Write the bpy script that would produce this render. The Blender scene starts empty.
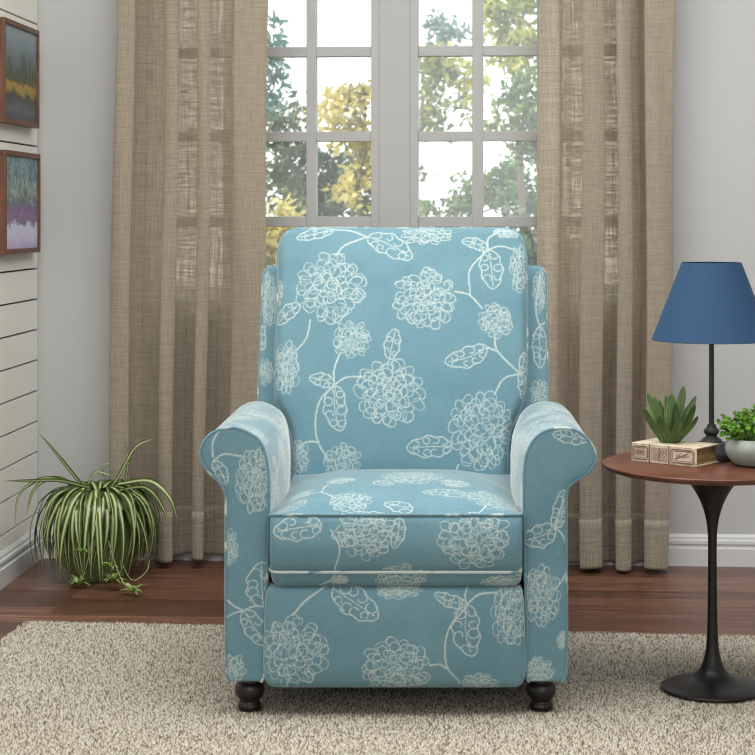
import bpy, math, random
import numpy as np
from mathutils import Vector, Matrix

random.seed(7)
RNG = np.random.default_rng(11)
C = bpy.context.scene.collection
F, CX, CY, H = 1750.0, 441.0, 216.0, 1.0      # focal length in px, principal point, eye height


def W(px, py, D):
    """real position of something seen at px, py that stands D metres away"""
    return np.array([(px - CX) * D / F, D, H - (py - CY) * D / F])


def on_plane(px, py, y0, k, z0):
    """point on the slanted plane y = y0 + k (z - z0)"""
    s = (py - CY) / F
    y = (y0 + k * (H - z0)) / (1 + k * s)
    return np.array([(px - CX) * y / F, y, H - s * y])


# ------------------------------------------------------------------ objects
def link(o, parent=None):
    C.objects.link(o)
    if parent is not None:
        o.parent = parent
    return o


def thing(name, label, cat, loc=(0, 0, 0), group=None):
    o = bpy.data.objects.new(name, None)
    o.empty_display_size = 0.05
    C.objects.link(o)
    o.location = loc
    o['label'] = label
    o['category'] = cat
    if group:
        o['group'] = group
    bpy.context.view_layer.update()
    return o


def tag(o, label, cat, group=None, kind=None):
    o['label'] = label
    o['category'] = cat
    if group:
        o['group'] = group
    if kind:
        o['kind'] = kind
    return o


def fast_mesh(name, V, faces, mat, parent=None, smooth=True, pattern=None, uv=None, world=True):
    """V Nx3 world coordinates; faces: list of index arrays (any mix of quads / ngons)"""
    V = np.asarray(V, dtype=np.float64)
    if parent is not None and world:
        q = parent
        off = np.zeros(3)
        while q is not None:
            off += np.array(q.location)
            q = q.parent
        V = V - off
    me = bpy.data.meshes.new(name)
    me.vertices.add(len(V))
    me.vertices.foreach_set('co', V.astype(np.float32).ravel())
    idx, starts, tot = [], [], 0
    for f in faces:
        f = np.asarray(f)
        if f.size == 0:
            continue
        if f.ndim == 1:
            f = f[None, :]
        idx.append(f.ravel())
        starts.append(tot + np.arange(f.shape[0]) * f.shape[1])
        tot += f.size
    idx = np.concatenate(idx).astype(np.int32)
    starts = np.concatenate(starts).astype(np.int32)
    me.loops.add(len(idx))
    me.loops.foreach_set('vertex_index', idx)
    me.polygons.add(len(starts))
    me.polygons.foreach_set('loop_start', starts)
    if uv is not None:
        l = me.uv_layers.new(name='UVMap')
        l.data.foreach_set('uv', np.asarray(uv, dtype=np.float32)[idx].ravel())
    if pattern is not None:
        a = me.attributes.new('print', 'FLOAT', 'POINT')
        a.data.foreach_set('value', np.asarray(pattern, dtype=np.float32))
    me.update(calc_edges=True)
    me.validate()
    me.polygons.foreach_set('use_smooth', np.full(len(me.polygons), smooth, dtype=bool))
    me.update()
    if mat is not None:
        me.materials.append(mat)
    return link(bpy.data.objects.new(name, me), parent)


def grid_faces(nr, nc, off=0, wrap_c=False, wrap_r=False, flip=False):
    r = np.arange(nr if wrap_r else nr - 1)
    c = np.arange(nc if wrap_c else nc - 1)
    R, Cc = np.meshgrid(r, c, indexing='ij')
    R2, C2 = (R + 1) % nr, (Cc + 1) % nc
    q = np.stack([R * nc + Cc, R * nc + C2, R2 * nc + C2, R2 * nc + Cc], -1).reshape(-1, 4) + off
    return q[:, ::-1] if flip else q


class MB:
    """collects simple solids into one mesh"""
    def __init__(s):
        s.V, s.Fc, s.U = [], [], []

    def n(s):
        return sum(len(v) for v in s.V)

    def add(s, V, faces, uv=None):
        o = s.n()
        V = np.asarray(V, float)
        s.V.append(V)
        s.U.append(np.zeros((len(V), 2)) if uv is None else np.asarray(uv, float))
        for f in faces:
            s.Fc.append(np.asarray(f) + o)

    def box(s, x0, x1, y0, y1, z0, z1, M=None):
        V = np.array([[x, y, z] for z in (z0, z1) for y in (y0, y1) for x in (x0, x1)], float)
        if M is not None:
            V = np.array([list(M @ Vector(v)) for v in V])
        s.add(V, [np.array([[0, 2, 3, 1], [4, 5, 7, 6], [0, 1, 5, 4], [2, 6, 7, 3], [0, 4, 6, 2], [1, 3, 7, 5]])])

    def tube(s, P, r, n=8, closed=False, cap=True):
        P = np.asarray(P, float)
        m = len(P)
        r = np.broadcast_to(np.asarray(r, float), (m,))
        if closed:
            T = np.roll(P, -1, 0) - np.roll(P, 1, 0)
        else:
            T = np.gradient(P, axis=0)
        T /= np.linalg.norm(T, axis=1)[:, None] + 1e-12
        up = np.array([0, 0, 1.0]) if abs(T[0][2]) < .9 else np.array([0, 1.0, 0])
        N = np.zeros_like(P)
        u = np.cross(T[0], up)
        u /= np.linalg.norm(u)
        for i in range(m):
            u = u - T[i] * np.dot(u, T[i])
            u /= np.linalg.norm(u) + 1e-12
            N[i] = u
        B = np.cross(T, N)
        a = np.linspace(0, 2 * math.pi, n, endpoint=False)
        V = P[:, None, :] + r[:, None, None] * (np.cos(a)[None, :, None] * N[:, None, :] + np.sin(a)[None, :, None] * B[:, None, :])
        fs = [grid_faces(m, n, wrap_c=True, wrap_r=closed)]
        if cap and not closed:
            fs += [np.arange(n), (m - 1) * n + np.arange(n)[::-1]]
        s.add(V.reshape(-1, 3), fs)

    def lathe(s, prof, cx, cy, n=48):
        prof = np.asarray(prof, float)
        a = np.linspace(0, 2 * math.pi, n, endpoint=False)
        V = np.zeros((len(prof), n, 3))
        V[:, :, 0] = cx + prof[:, :1] * np.cos(a)
        V[:, :, 1] = cy + prof[:, :1] * np.sin(a)
        V[:, :, 2] = prof[:, 1:]
        s.add(V.reshape(-1, 3), [grid_faces(len(prof), n, wrap_c=True), np.arange(n)[::-1], (len(prof) - 1) * n + np.arange(n)])

    def build(s, name, mat, parent=None, smooth=False, bevel=0, uv=False):
        o = fast_mesh(name, np.concatenate(s.V), s.Fc, mat, parent, smooth, uv=np.concatenate(s.U) if uv else None)
        if bevel:
            b = o.modifiers.new('soft', 'BEVEL')
            b.width = bevel
            b.segments = 2
            b.limit_method = 'ANGLE'
        return o


def autosmooth(o, deg=40):
    m = np.zeros(len(o.data.edges), dtype=bool)
    import bmesh
    b = bmesh.new()
    b.from_mesh(o.data)
    for e in b.edges:
        if len(e.link_faces) == 2 and e.calc_face_angle(0) > math.radians(deg):
            e.smooth = False
    b.to_mesh(o.data)
    b.free()
    return o


def crv(pts, n=60, closed=False):
    """Catmull-Rom through pts"""
    P = np.asarray(pts, float)
    if closed:
        P = np.vstack([P[-1:], P, P[:2]])
    else:
        P = np.vstack([2 * P[0] - P[1], P, 2 * P[-1] - P[-2]])
    m = len(P) - 3
    t = np.linspace(0, m, n, endpoint=not closed)
    i = np.minimum(t.astype(int), m - 1)
    f = (t - i)[:, None]
    a, b, c, d = P[i], P[i + 1], P[i + 2], P[i + 3]
    return .5 * ((2 * b) + (c - a) * f + (2 * a - 5 * b + 4 * c - d) * f ** 2 + (3 * b - a - 3 * c + d) * f ** 3)


def arclen(P):
    return np.concatenate([[0], np.cumsum(np.linalg.norm(np.diff(P, axis=0), axis=1))])


def resample(P, n):
    s = arclen(P)
    t = np.linspace(0, s[-1], n)
    return np.stack([np.interp(t, s, P[:, k]) for k in range(P.shape[1])], -1)


# ---------------------------------------------------------------- materials
def srgb(r, g, b):
    def f(c):
        c /= 255
        return c / 12.92 if c <= .04045 else ((c + .055) / 1.055) ** 2.4
    return (f(r), f(g), f(b), 1)


class NT:
    def __init__(s, name):
        s.m = bpy.data.materials.new(name)
        s.m.use_nodes = True
        s.t = s.m.node_tree
        s.t.nodes.clear()
        s.out = s.t.nodes.new('ShaderNodeOutputMaterial')

    def __call__(s, typ, ins=None, **kw):
        n = s.t.nodes.new('ShaderNode' + typ)
        for k, v in kw.items():
            setattr(n, k, v)
        for k, v in (ins or {}).items():
            if isinstance(v, bpy.types.NodeSocket):
                s.t.links.new(v, n.inputs[k])
            else:
                n.inputs[k].default_value = v
        return n

    def math(s, op, a, b=0.0, c=0.0):
        return s('Math', {0: a, 1: b, 2: c}, operation=op).outputs[0]

    def mix(s, fac, a, b, blend='MIX'):
        n = s('Mix', data_type='RGBA', blend_type=blend)
        for k, v in ((0, fac), (6, a), (7, b)):
            if isinstance(v, bpy.types.NodeSocket):
                s.t.links.new(v, n.inputs[k])
            else:
                n.inputs[k].default_value = v
        return n.outputs[2]

    def ramp(s, fac, stops, interp='LINEAR'):
        n = s('ValToRGB', {0: fac})
        n.color_ramp.interpolation = interp
        el = n.color_ramp.elements
        while len(el) < len(stops):
            el.new(.5)
        for e, (p, c) in zip(el, stops):
            e.position = p
            e.color = c if len(c) == 4 else (*c, 1)
        return n.outputs[0]

    def noise(s, vec, scale, detail=3, rough=.5, sx=None):
        if sx is not None:
            vec = s('Mapping', {0: vec, 3: sx}).outputs[0]
        return s('TexNoise', {'Vector': vec, 'Scale': scale, 'Detail': detail, 'Roughness': rough}).outputs[0]

    def surf(s, sock):
        s.t.links.new(sock, s.out.inputs[0])
        return s.m

    def pbr(s, color, rough=.5, bump=None, bstr=.3, bdist=.001, **ins):
        d = {'Base Color': color, 'Roughness': rough}
        d.update(ins)
        if bump is not None:
            d['Normal'] = s('Bump', {'Height': bump, 'Strength': bstr, 'Distance': bdist}).outputs[0]
        return s('BsdfPrincipled', d).outputs[0]


def plain(name, col, rough=.5, nscale=40, var=.06, bstr=0.0, **ins):
    t = NT(name)
    co = t('TexCoord').outputs['Object']
    nz = t.noise(co, nscale)
    c = t.mix(t.math('MULTIPLY', nz, var * 2), col, tuple(x * .6 for x in col[:3]) + (1,))
    return t.surf(t.pbr(c, rough, nz if bstr else None, bstr, **ins))


def fabric_mat(name, printed=True, white=.6):
    t = NT(name)
    co = t('TexCoord').outputs['Object']
    wx = t.noise(co, 1, 2, .6, (260, 260, 900))
    wz = t.noise(co, 1, 2, .6, (900, 900, 260))
    weave = t.math('ADD', wx, wz)
    blot = t.noise(co, 9, 4, .6)
    base = t.mix(t.ramp(blot, [(.35, (0, 0, 0)), (.7, (1, 1, 1))]), FAB_A, FAB_B)
    wr = t('MapRange', {0: weave, 1: .8, 2: 1.2, 3: 0.0, 4: 1.0}).outputs[0]
    base = t.mix(t.math('MULTIPLY', wr, .35), base, FAB_C)
    if printed:
        p = t('Attribute', attribute_name='print').outputs['Fac']
        dry = t('MapRange', {0: t.noise(co, 330, 3), 1: .36, 2: .6, 3: .4, 4: 1.0}).outputs[0]
        fac = t.math('MULTIPLY', p, dry)
    else:
        fac = t.ramp(t.noise(co, 17, 2), [(white, (0, 0, 0)), (white + .06, (.8, .8, .8))])
    col = t.mix(fac, base, FAB_LINE)
    return t.surf(t.pbr(col, .75, weave, .35, .0006, **{'Sheen Weight': .8, 'Sheen Roughness': .3, 'Sheen Tint': (1, .98, .94, 1), 'Specular IOR Level': .25}))


FAB_A, FAB_B, FAB_C = srgb(86, 126, 140), srgb(99, 138, 150), srgb(134, 163, 170)
FAB_LINE = srgb(192, 203, 197)
M = {}
M['fabric'] = fabric_mat('printed_fabric')
M['piping'] = fabric_mat('piping_fabric', False)
M['piping_pale'] = fabric_mat('pale_piping_fabric', False, .42)


def mk_wood_floor():
    t = NT('floor_wood')
    co = t('TexCoord').outputs['Object']
    v = t('Mapping', {0: co, 2: (0, 0, math.radians(3.5))}).outputs[0]
    br = t('TexBrick', {'Vector': v, 'Scale': 1.0, 'Mortar Size': .0011, 'Mortar Smooth': .1, 'Bias': 0, 'Brick Width': 1.25, 'Row Height': .092,
                        'Color1': (.1, .1, .1, 1), 'Color2': (.9, .9, .9, 1), 'Mortar': (.5, .5, .5, 1)}, offset=.37)
    tone = br.outputs[0]
    g1 = t.noise(v, 1, 5, .62, (1.6, 38, 10))
    g2 = t.noise(v, 1, 4, .6, (5, 190, 10))
    c = t.ramp(t.math('ADD', t.math('MULTIPLY', tone, .4), t.math('MULTIPLY', g1, .75)),
               [(.22, srgb(62, 38, 29)), (.42, srgb(92, 60, 46)), (.6, srgb(122, 82, 64)), (.8, srgb(152, 108, 86))])
    c = t.mix(t.ramp(g2, [(.42, (.75, .75, .75)), (.56, (0, 0, 0))]), c, srgb(60, 37, 28))
    c = t.mix(br.outputs[1], c, srgb(38, 22, 17))
    rg = t('MapRange', {0: g2, 3: .28, 4: .42}).outputs[0]
    return t.surf(t.pbr(c, rg, t.math('SUBTRACT', t.math('MULTIPLY', g2, .3), br.outputs[1]), .3, .001, **{'Specular IOR Level': .5}))


M['floor'] = mk_wood_floor()
M['wall'] = plain('wall_paint', srgb(185, 186, 185), .85, 6, .02)
M['ceiling'] = plain('ceiling_paint', srgb(235, 235, 232), .9, 6, .02)
M['shiplap'] = plain('shiplap_paint', srgb(236, 234, 225), .6, 8, .03)
M['groove'] = plain('shiplap_gap', srgb(58, 35, 26), .9, 30, .2)
M['trim'] = plain('trim_paint', srgb(205, 206, 206), .4, 10, .02)
M['window_paint'] = plain('window_paint', srgb(166, 166, 164), .5, 10, .02)
M['black_leg'] = plain('black_lacquer', srgb(26, 23, 22), .3, 30, .1)
M['black_metal'] = plain('black_metal', srgb(32, 29, 28), .38, 30, .1, Metallic=.3)
M['lamp_black'] = plain('lamp_black', srgb(50, 49, 49), .5, 90, .15, bstr=.1)
M['bulb'] = plain('bulb_glass', srgb(235, 235, 230), .2)


def mk_linear_wood(name, cols, sx, rough=.4):
    t = NT(name)
    co = t('TexCoord').outputs['Object']
    g = t.noise(co, 1, 5, .6, sx)
    g2 = t.noise(co, 1, 3, .6, tuple(a * 5 for a in sx))
    c = t.ramp(t.math('ADD', t.math('MULTIPLY', g, .7), t.math('MULTIPLY', g2, .3)), [(.32, cols[0]), (.5, cols[1]), (.68, cols[2])])
    return t.surf(t.pbr(c, rough, g2, .08))


M['walnut'] = mk_linear_wood('table_wood', (srgb(72, 40, 29), srgb(96, 55, 40), srgb(114, 68, 50)), (6, 60, 30), .3)
M['frame_wood'] = mk_linear_wood('picture_frame_wood', (srgb(74, 44, 30), srgb(98, 60, 42), srgb(116, 76, 56)), (60, 60, 8), .45)


def mk_curtain(name, hem=False):
    t = NT(name)
    uv = t('TexCoord').outputs['UV']          # metres along the cloth and up
    h = t.noise(uv, 1, 3, .6, (16, 560, 1))
    v = t.noise(uv, 1, 3, .6, (560, 16, 1))
    h2 = t.noise(uv, 1, 2, .6, (7, 150, 1))
    v2 = t.noise(uv, 1, 2, .6, (210, 4, 1))
    fine = t.math('MULTIPLY', t.math('ADD', h, v), .5)
    slub = t.math('MULTIPLY', t.math('ADD', h2, v2), .5)
    kf = t('MapRange', {0: fine, 1: .38, 2: .62}).outputs[0]
    ks = t('MapRange', {0: slub, 1: .38, 2: .62}).outputs[0]
    k = t.math('ADD', t.math('MULTIPLY', kf, .6), t.math('MULTIPLY', ks, .4))
    kc = t.math('ADD', t.math('MULTIPLY', kf, .75), t.math('MULTIPLY', ks, .25))
    col = t.mix(kc, srgb(186, 175, 157), srgb(214, 204, 187))
    dif = t('BsdfDiffuse', {0: col, 1: .5}).outputs[0]
    tc = t.mix(t.math('MULTIPLY', k, k), srgb(112, 82, 56), srgb(255, 236, 208))
    tr = t('BsdfTranslucent', {0: tc}).outputs[0]
    a = t('MixShader', {0: .46, 1: dif, 2: tr}).outputs[0]
    holes = t('MapRange', {0: k, 1: .45, 2: .85, 3: .02, 4: .19}).outputs[0]
    tp = t('BsdfTransparent', {0: (1, .9, .76, 1)}).outputs[0]
    b = t('MixShader', {0: t.math('MULTIPLY', holes, 0.0 if hem else 1.0), 1: a, 2: tp}).outputs[0]
    return t.surf(b)


M['curtain'] = mk_curtain('linen_curtain')
M['hem'] = mk_curtain('linen_hem', True)


def mk_glass():
    t = NT('window_glass')
    tp = t('BsdfTransparent', {0: (.97, .985, .98, 1)}).outputs[0]
    gl = t('BsdfGlossy', {0: (1, 1, 1, 1), 'Roughness': .03}).outputs[0]
    haze = t('BsdfTranslucent', {0: (.9, .93, .95, 1)}).outputs[0]  # milky veil mixed into the panes, imitates bright haze over the garden
    a = t('MixShader', {0: .04, 1: tp, 2: gl}).outputs[0]
    co = t('TexCoord').outputs['Object']
    d = t('MapRange', {0: t.noise(co, 3), 3: .045, 4: .075}).outputs[0]
    return t.surf(t('MixShader', {0: d, 1: a, 2: haze}).outputs[0])


M['glass'] = mk_glass()


def mk_leaf(name, c1, c2, c3, trans=.35, scale=3, rough=.55):
    t = NT(name)
    co = t('TexCoord').outputs['Object']
    n = t.noise(co, scale, 3, .6)
    c = t.ramp(n, [(.32, c1), (.5, c2), (.68, c3)])
    p = t.pbr(c, rough)
    tr = t('BsdfTranslucent', {0: c}).outputs[0]
    return t.surf(t('MixShader', {0: trans, 1: p, 2: tr}).outputs[0])


def mk_spider():
    t = NT('variegated_leaf')
    uv = t('TexCoord').outputs['UV']
    sx = t('SeparateXYZ', {0: uv})
    d = t.math('ABSOLUTE', t.math('SUBTRACT', sx.outputs[0], .5))
    c = t.ramp(d, [(.0, srgb(222, 228, 176)), (.13, srgb(214, 222, 164)), (.2, srgb(110, 132, 58)), (.4, srgb(62, 88, 34)), (.5, srgb(36, 56, 22))])
    n = t.noise(uv, 1, 2, .5, (30, 1.5, 1))
    c = t.mix(t.math('MULTIPLY', n, .35), c, srgb(70, 92, 38))
    p = t.pbr(c, .35)
    tr = t('BsdfTranslucent', {0: c}).outputs[0]
    return t.surf(t('MixShader', {0: .18, 1: p, 2: tr}).outputs[0])


M['spider'] = mk_spider()
M['runner'] = plain('runner_stem', srgb(176, 186, 130), .5)
M['plantlet'] = mk_leaf('plantlet_leaf', srgb(92, 128, 44), srgb(140, 170, 80), srgb(206, 218, 160), .25, 60)
M['green_pot'] = plain('green_glaze', srgb(128, 144, 98), .4, 20, .12)
M['soil'] = plain('potting_soil', srgb(52, 40, 30), .95, 120, .4, bstr=.5)
M['bowl'] = plain('grey_ceramic', srgb(150, 158, 150), .6, 60, .06, bstr=.04)
M['herb'] = mk_leaf('herb_leaf', srgb(62, 112, 26), srgb(108, 158, 50), srgb(150, 192, 84), .3, 45)
M['herb_stem'] = plain('herb_stem', srgb(92, 122, 52), .6)


def mk_succ():
    t = NT('succulent_leaf')
    uv = t('TexCoord').outputs['UV']
    s = t('SeparateXYZ', {0: uv})
    e = t.math('ABSOLUTE', t.math('SUBTRACT', s.outputs[0], .5))
    n = t.noise(uv, 1, 3, .6, (14, 2.5, 1))
    c = t.ramp(n, [(.35, srgb(50, 74, 34)), (.5, srgb(70, 96, 47)), (.68, srgb(98, 122, 66))])
    c = t.mix(t.ramp(e, [(.4, (0, 0, 0)), (.5, (.6, .6, .6))]), c, srgb(150, 170, 112))
    return t.surf(t.pbr(c, .5, n, .1))


M['succulent'] = mk_succ()
M['shade'] = plain('lamp_shade_cloth', srgb(27, 65, 100), .8, 500, .1, bstr=.08)
M['shade_in'] = plain('lamp_shade_lining', srgb(225, 222, 214), .8)


def mk_book():
    t = NT('aged_cover')
    co = t('TexCoord').outputs['Object']
    n = t.noise(co, 60, 4, .65)
    c = t.ramp(n, [(.3, srgb(164, 146, 122)), (.5, srgb(200, 186, 162)), (.7, srgb(218, 208, 188))])
    return t.surf(t.pbr(c, .7, n, .08))


def mk_pages():
    t = NT('gilt_pages')
    co = t('TexCoord').outputs['Object']
    n = t.noise(co, 1, 3, .6, (8, 8, 900))
    n2 = t.noise(co, 50, 3)
    c = t.ramp(t.math('ADD', t.math('MULTIPLY', n, .6), t.math('MULTIPLY', n2, .4)), [(.38, srgb(84, 66, 42)), (.5, srgb(138, 112, 70)), (.62, srgb(176, 150, 102))])
    return t.surf(t.pbr(c, .6, n, .2))


M['book'] = mk_book()
M['pages'] = mk_pages()
M['ornament'] = plain('faded_print', srgb(138, 104, 90), .8, 300, .5)


def mk_rug():
    t = NT('rug_wool')
    co = t('TexCoord').outputs['Object']
    a = t('Attribute', attribute_name='print').outputs['Fac']
    c = t.ramp(a, [(.0, srgb(70, 58, 44)), (.14, srgb(112, 98, 80)), (.24, srgb(176, 169, 154)), (.6, srgb(190, 184, 170)), (1, srgb(206, 202, 190))])
    n = t.noise(co, 5, 3)
    c = t.mix(t.math('MULTIPLY', n, .14), c, srgb(160, 148, 128))
    return t.surf(t.pbr(c, .95, **{'Sheen Weight': .2}))


M['rug'] = mk_rug()
M['rug_base'] = plain('rug_backing', srgb(142, 130, 110), .95, 300, .3)


def mk_painting(kind):
    t = NT('painted_landscape_%s' % kind)
    uv = t('TexCoord').outputs['UV']
    s = t('SeparateXYZ', {0: uv})
    u, v = s.outputs[0], s.outputs[1]
    wob = t.math('MULTIPLY', t.math('SUBTRACT', t.noise(uv, 1, 6, .75, (4, 5, 1)), .5), .42)
    vv = t.math('ADD', v, wob)
    if kind == 'lake':
        c = t.ramp(vv, [(.0, srgb(70, 76, 80)), (.12, srgb(92, 96, 96)), (.25, srgb(64, 66, 62)), (.31, srgb(150, 126, 52)), (.37, srgb(166, 140, 58)),
                        (.42, srgb(86, 86, 50)), (.52, srgb(78, 88, 78)), (.68, srgb(108, 122, 118)), (.82, srgb(118, 134, 146)), (1, srgb(146, 160, 160))])
        tr = t.ramp(t.noise(uv, 1, 5, .7, (16, 2.2, 1)), [(.48, (0, 0, 0)), (.58, (1, 1, 1))])
        band = t.ramp(v, [(.38, (0, 0, 0)), (.44, (1, 1, 1)), (.6, (.8, .8, .8)), (.78, (0, 0, 0))])
        c = t.mix(t.math('MULTIPLY', t.math('MULTIPLY', tr, band), .85), c, srgb(46, 54, 48))
    else:
        c = t.ramp(vv, [(.0, srgb(178, 168, 200)), (.12, srgb(200, 196, 222)), (.24, srgb(206, 206, 222)), (.28, srgb(120, 108, 134)), (.36, srgb(138, 102, 146)),
                        (.45, srgb(122, 98, 136)), (.5, srgb(104, 120, 122)), (.62, srgb(146, 160, 146)), (.8, srgb(110, 142, 148)), (1, srgb(128, 156, 164))])
        tr = t.ramp(t.noise(uv, 1, 6, .75, (11, 4, 1)), [(.46, (0, 0, 0)), (.6, (1, 1, 1))])
        lt = t.ramp(t.noise(uv, 1, 5, .7, (18, 9, 1)), [(.56, (0, 0, 0)), (.66, (1, 1, 1))])
        band = t.ramp(v, [(.44, (0, 0, 0)), (.52, (1, 1, 1)), (1, (1, 1, 1))])
        c = t.mix(t.math('MULTIPLY', t.math('MULTIPLY', tr, band), .8), c, srgb(58, 88, 92))
        c = t.mix(t.math('MULTIPLY', t.math('MULTIPLY', lt, band), .8), c, srgb(214, 210, 180))
        c = t.mix(t.math('MULTIPLY', lt, .2), c, srgb(236, 232, 244))
    return t.surf(t.pbr(c, .5))


M['paint_lake'] = mk_painting('lake')
M['paint_lilac'] = mk_painting('lilac')
M['grass'] = plain('grass', srgb(126, 132, 104), .95, 3, .3)
M['bark'] = plain('bark', srgb(120, 104, 90), .9, 20, .3)

# --------------------------------------------------------------------- room
YB, TB = 5.0, math.tan(math.radians(3.5))       # back wall: y = YB - TB (x - .897)


def wall_y(x):
    return YB - TB * (x - .897)


def back_pt(px, py, off=0.0):
    """point of the back wall plane (shifted off metres towards the room)"""
    a = (px - CX) / F
    y = (YB + TB * .897 - off) / (1 + TB * a)
    return np.array([a * y, y, H - (py - CY) * y / F])


XL = (38 - CX) * wall_y(-1.181) / F
YL = wall_y(XL)
TL = .028                                        # left wall: x = XL - TL (YL - y)


def left_x(y):
    return XL - TL * (YL - y)


ZC = 2.55
XR = 2.3
YF = -1.6
mb = MB()
mb.box(-2.2, XR + .2, YF - .1, 5.35, -.06, 0)
fl = mb.build('floor', M['floor'])
fl['kind'] = 'structure'
mb = MB()
mb.box(-2.2, XR + .2, YF - .1, 5.45, ZC, ZC + .06)
ce = mb.build('ceiling', M['ceiling'])
ce['kind'] = 'structure'
mb = MB()
mb.box(XR, XR + .1, YF, 5.2, 0, ZC)
o = mb.build('wall_right', M['wall'])
o['kind'] = 'structure'
mb = MB()
mb.box(-2.2, XR, YF - .1, YF, 0, ZC)
o = mb.build('wall_front', M['wall'])
o['kind'] = 'structure'


# wall local frame: x along the wall, y outwards, z up
Mw = Matrix.Translation((XL, YL, 0)) @ Matrix.Rotation(-math.atan(TB), 4, 'Z')
cosw = math.cos(math.atan(TB))


def wu(px):
    """distance along back wall of pixel column px"""
    p = back_pt(px, 300)
    return (p[0] - XL) / cosw


U0, U1 = wu(150), wu(643)
ZS, ZT = H - (336 - CY) * 5.06 / F, 2.22
mb = MB()
UR = (XR - XL) / cosw + .05
mb.box(-.12, U0, 0, .16, 0, ZC, Mw)
mb.box(U1, UR, 0, .16, 0, ZC, Mw)
mb.box(U0, U1, 0, .16, 0, ZS, Mw)
mb.box(U0, U1, 0, .16, ZT, ZC, Mw)
o = mb.build('wall_back', M['wall'])
o['kind'] = 'structure'

# left wall: grooved boards over a dark backing
Ml = Matrix.Translation((XL, YL, 0)) @ Matrix.Rotation(-math.atan(TL) - math.pi / 2, 4, 'Z')   # x runs towards the camera, y to the outside(-)
PH = .0892
lines = .8465
mb = MB()
z = lines - PH * 10
boards = []
while z < ZC:
    boards.append((max(z + .0027, 0), min(z + PH - .0027, ZC)))
    z += PH
L_LEN = 6.75


def lw(u, off, zz):
    """left wall: u metres towards camera, off metres into the room"""
    y = YL - u * math.cos(math.atan(TL))
    x = XL - u * math.sin(math.atan(TL)) + off
    return (x, y, zz)


for z0, z1 in boards:
    if z1 <= z0:
        continue
    V = [lw(0.006, -.02, z0), lw(0.006, 0, z0), lw(0.006, 0, z1), lw(0.006, -.02, z1), lw(L_LEN, -.02, z0), lw(L_LEN, 0, z0), lw(L_LEN, 0, z1), lw(L_LEN, -.02, z1)]
    mb.add(V, [np.array([[0, 1, 2, 3], [7, 6, 5, 4], [0, 4, 5, 1], [1, 5, 6, 2], [2, 6, 7, 3], [3, 7, 4, 0]])])
wl = mb.build('wall_left', M['shiplap'])
wl['kind'] = 'structure'
mb = MB()
V = [lw(-.02, -.1, 0), lw(-.02, -.012, 0), lw(-.02, -.012, ZC), lw(-.02, -.1, ZC), lw(L_LEN, -.1, 0), lw(L_LEN, -.012, 0), lw(L_LEN, -.012, ZC), lw(L_LEN, -.1, ZC)]
mb.add(V, [np.array([[0, 1, 2, 3], [7, 6, 5, 4], [0, 4, 5, 1], [1, 5, 6, 2], [2, 6, 7, 3], [3, 7, 4, 0]])])
mb.build('board_backing', M['groove'], wl)


def base_prof():
    # (thickness, height) of the moulded skirting
    return [(0, .0), (.016, .0), (.016, .050), (.0105, .0535), (.0105, .060), (.014, .0635), (.0135, .072), (.0085, .076), (.0075, .083), (.0045, .087), (.003, .090), (0, .090)]


def baseboard(name, a, b, nrm):
    P = base_prof()
    n = len(P)
    V = []
    for e in (a, b):
        for t_, z_ in P:
            V.append((e[0] + nrm[0] * t_, e[1] + nrm[1] * t_, z_))
    mb = MB()
    mb.add(V, [np.array([[i, (i + 1) % n, n + (i + 1) % n, n + i] for i in range(n)]), np.arange(n)[::-1], n + np.arange(n)])
    o = mb.build(name, M['trim'])
    o['kind'] = 'structure'


an = math.atan(TB)
pa = Mw @ Vector((0, 0, 0))
pb = Mw @ Vector((UR - .06, 0, 0))
baseboard('baseboard_back', pa, pb, (-math.sin(an), -math.cos(an)))
baseboard('baseboard_left', lw(0, 0, 0), lw(L_LEN, 0, 0), (1, 0))

# ------------------------------------------------------------------- window
win = bpy.data.objects.new('window_1', None)
C.objects.link(win)
win['kind'] = 'structure'


def wpx(px):
    """along-wall coordinate for a pixel column at the sash depth"""
    a = (px - CX) / F
    y = (YB + TB * .897 + .045) / (1 + TB * a)
    return (a * y - XL) / cosw - .045 * math.sin(an)


def wz(py):
    return H - (py - CY) * 5.09 / F


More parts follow.
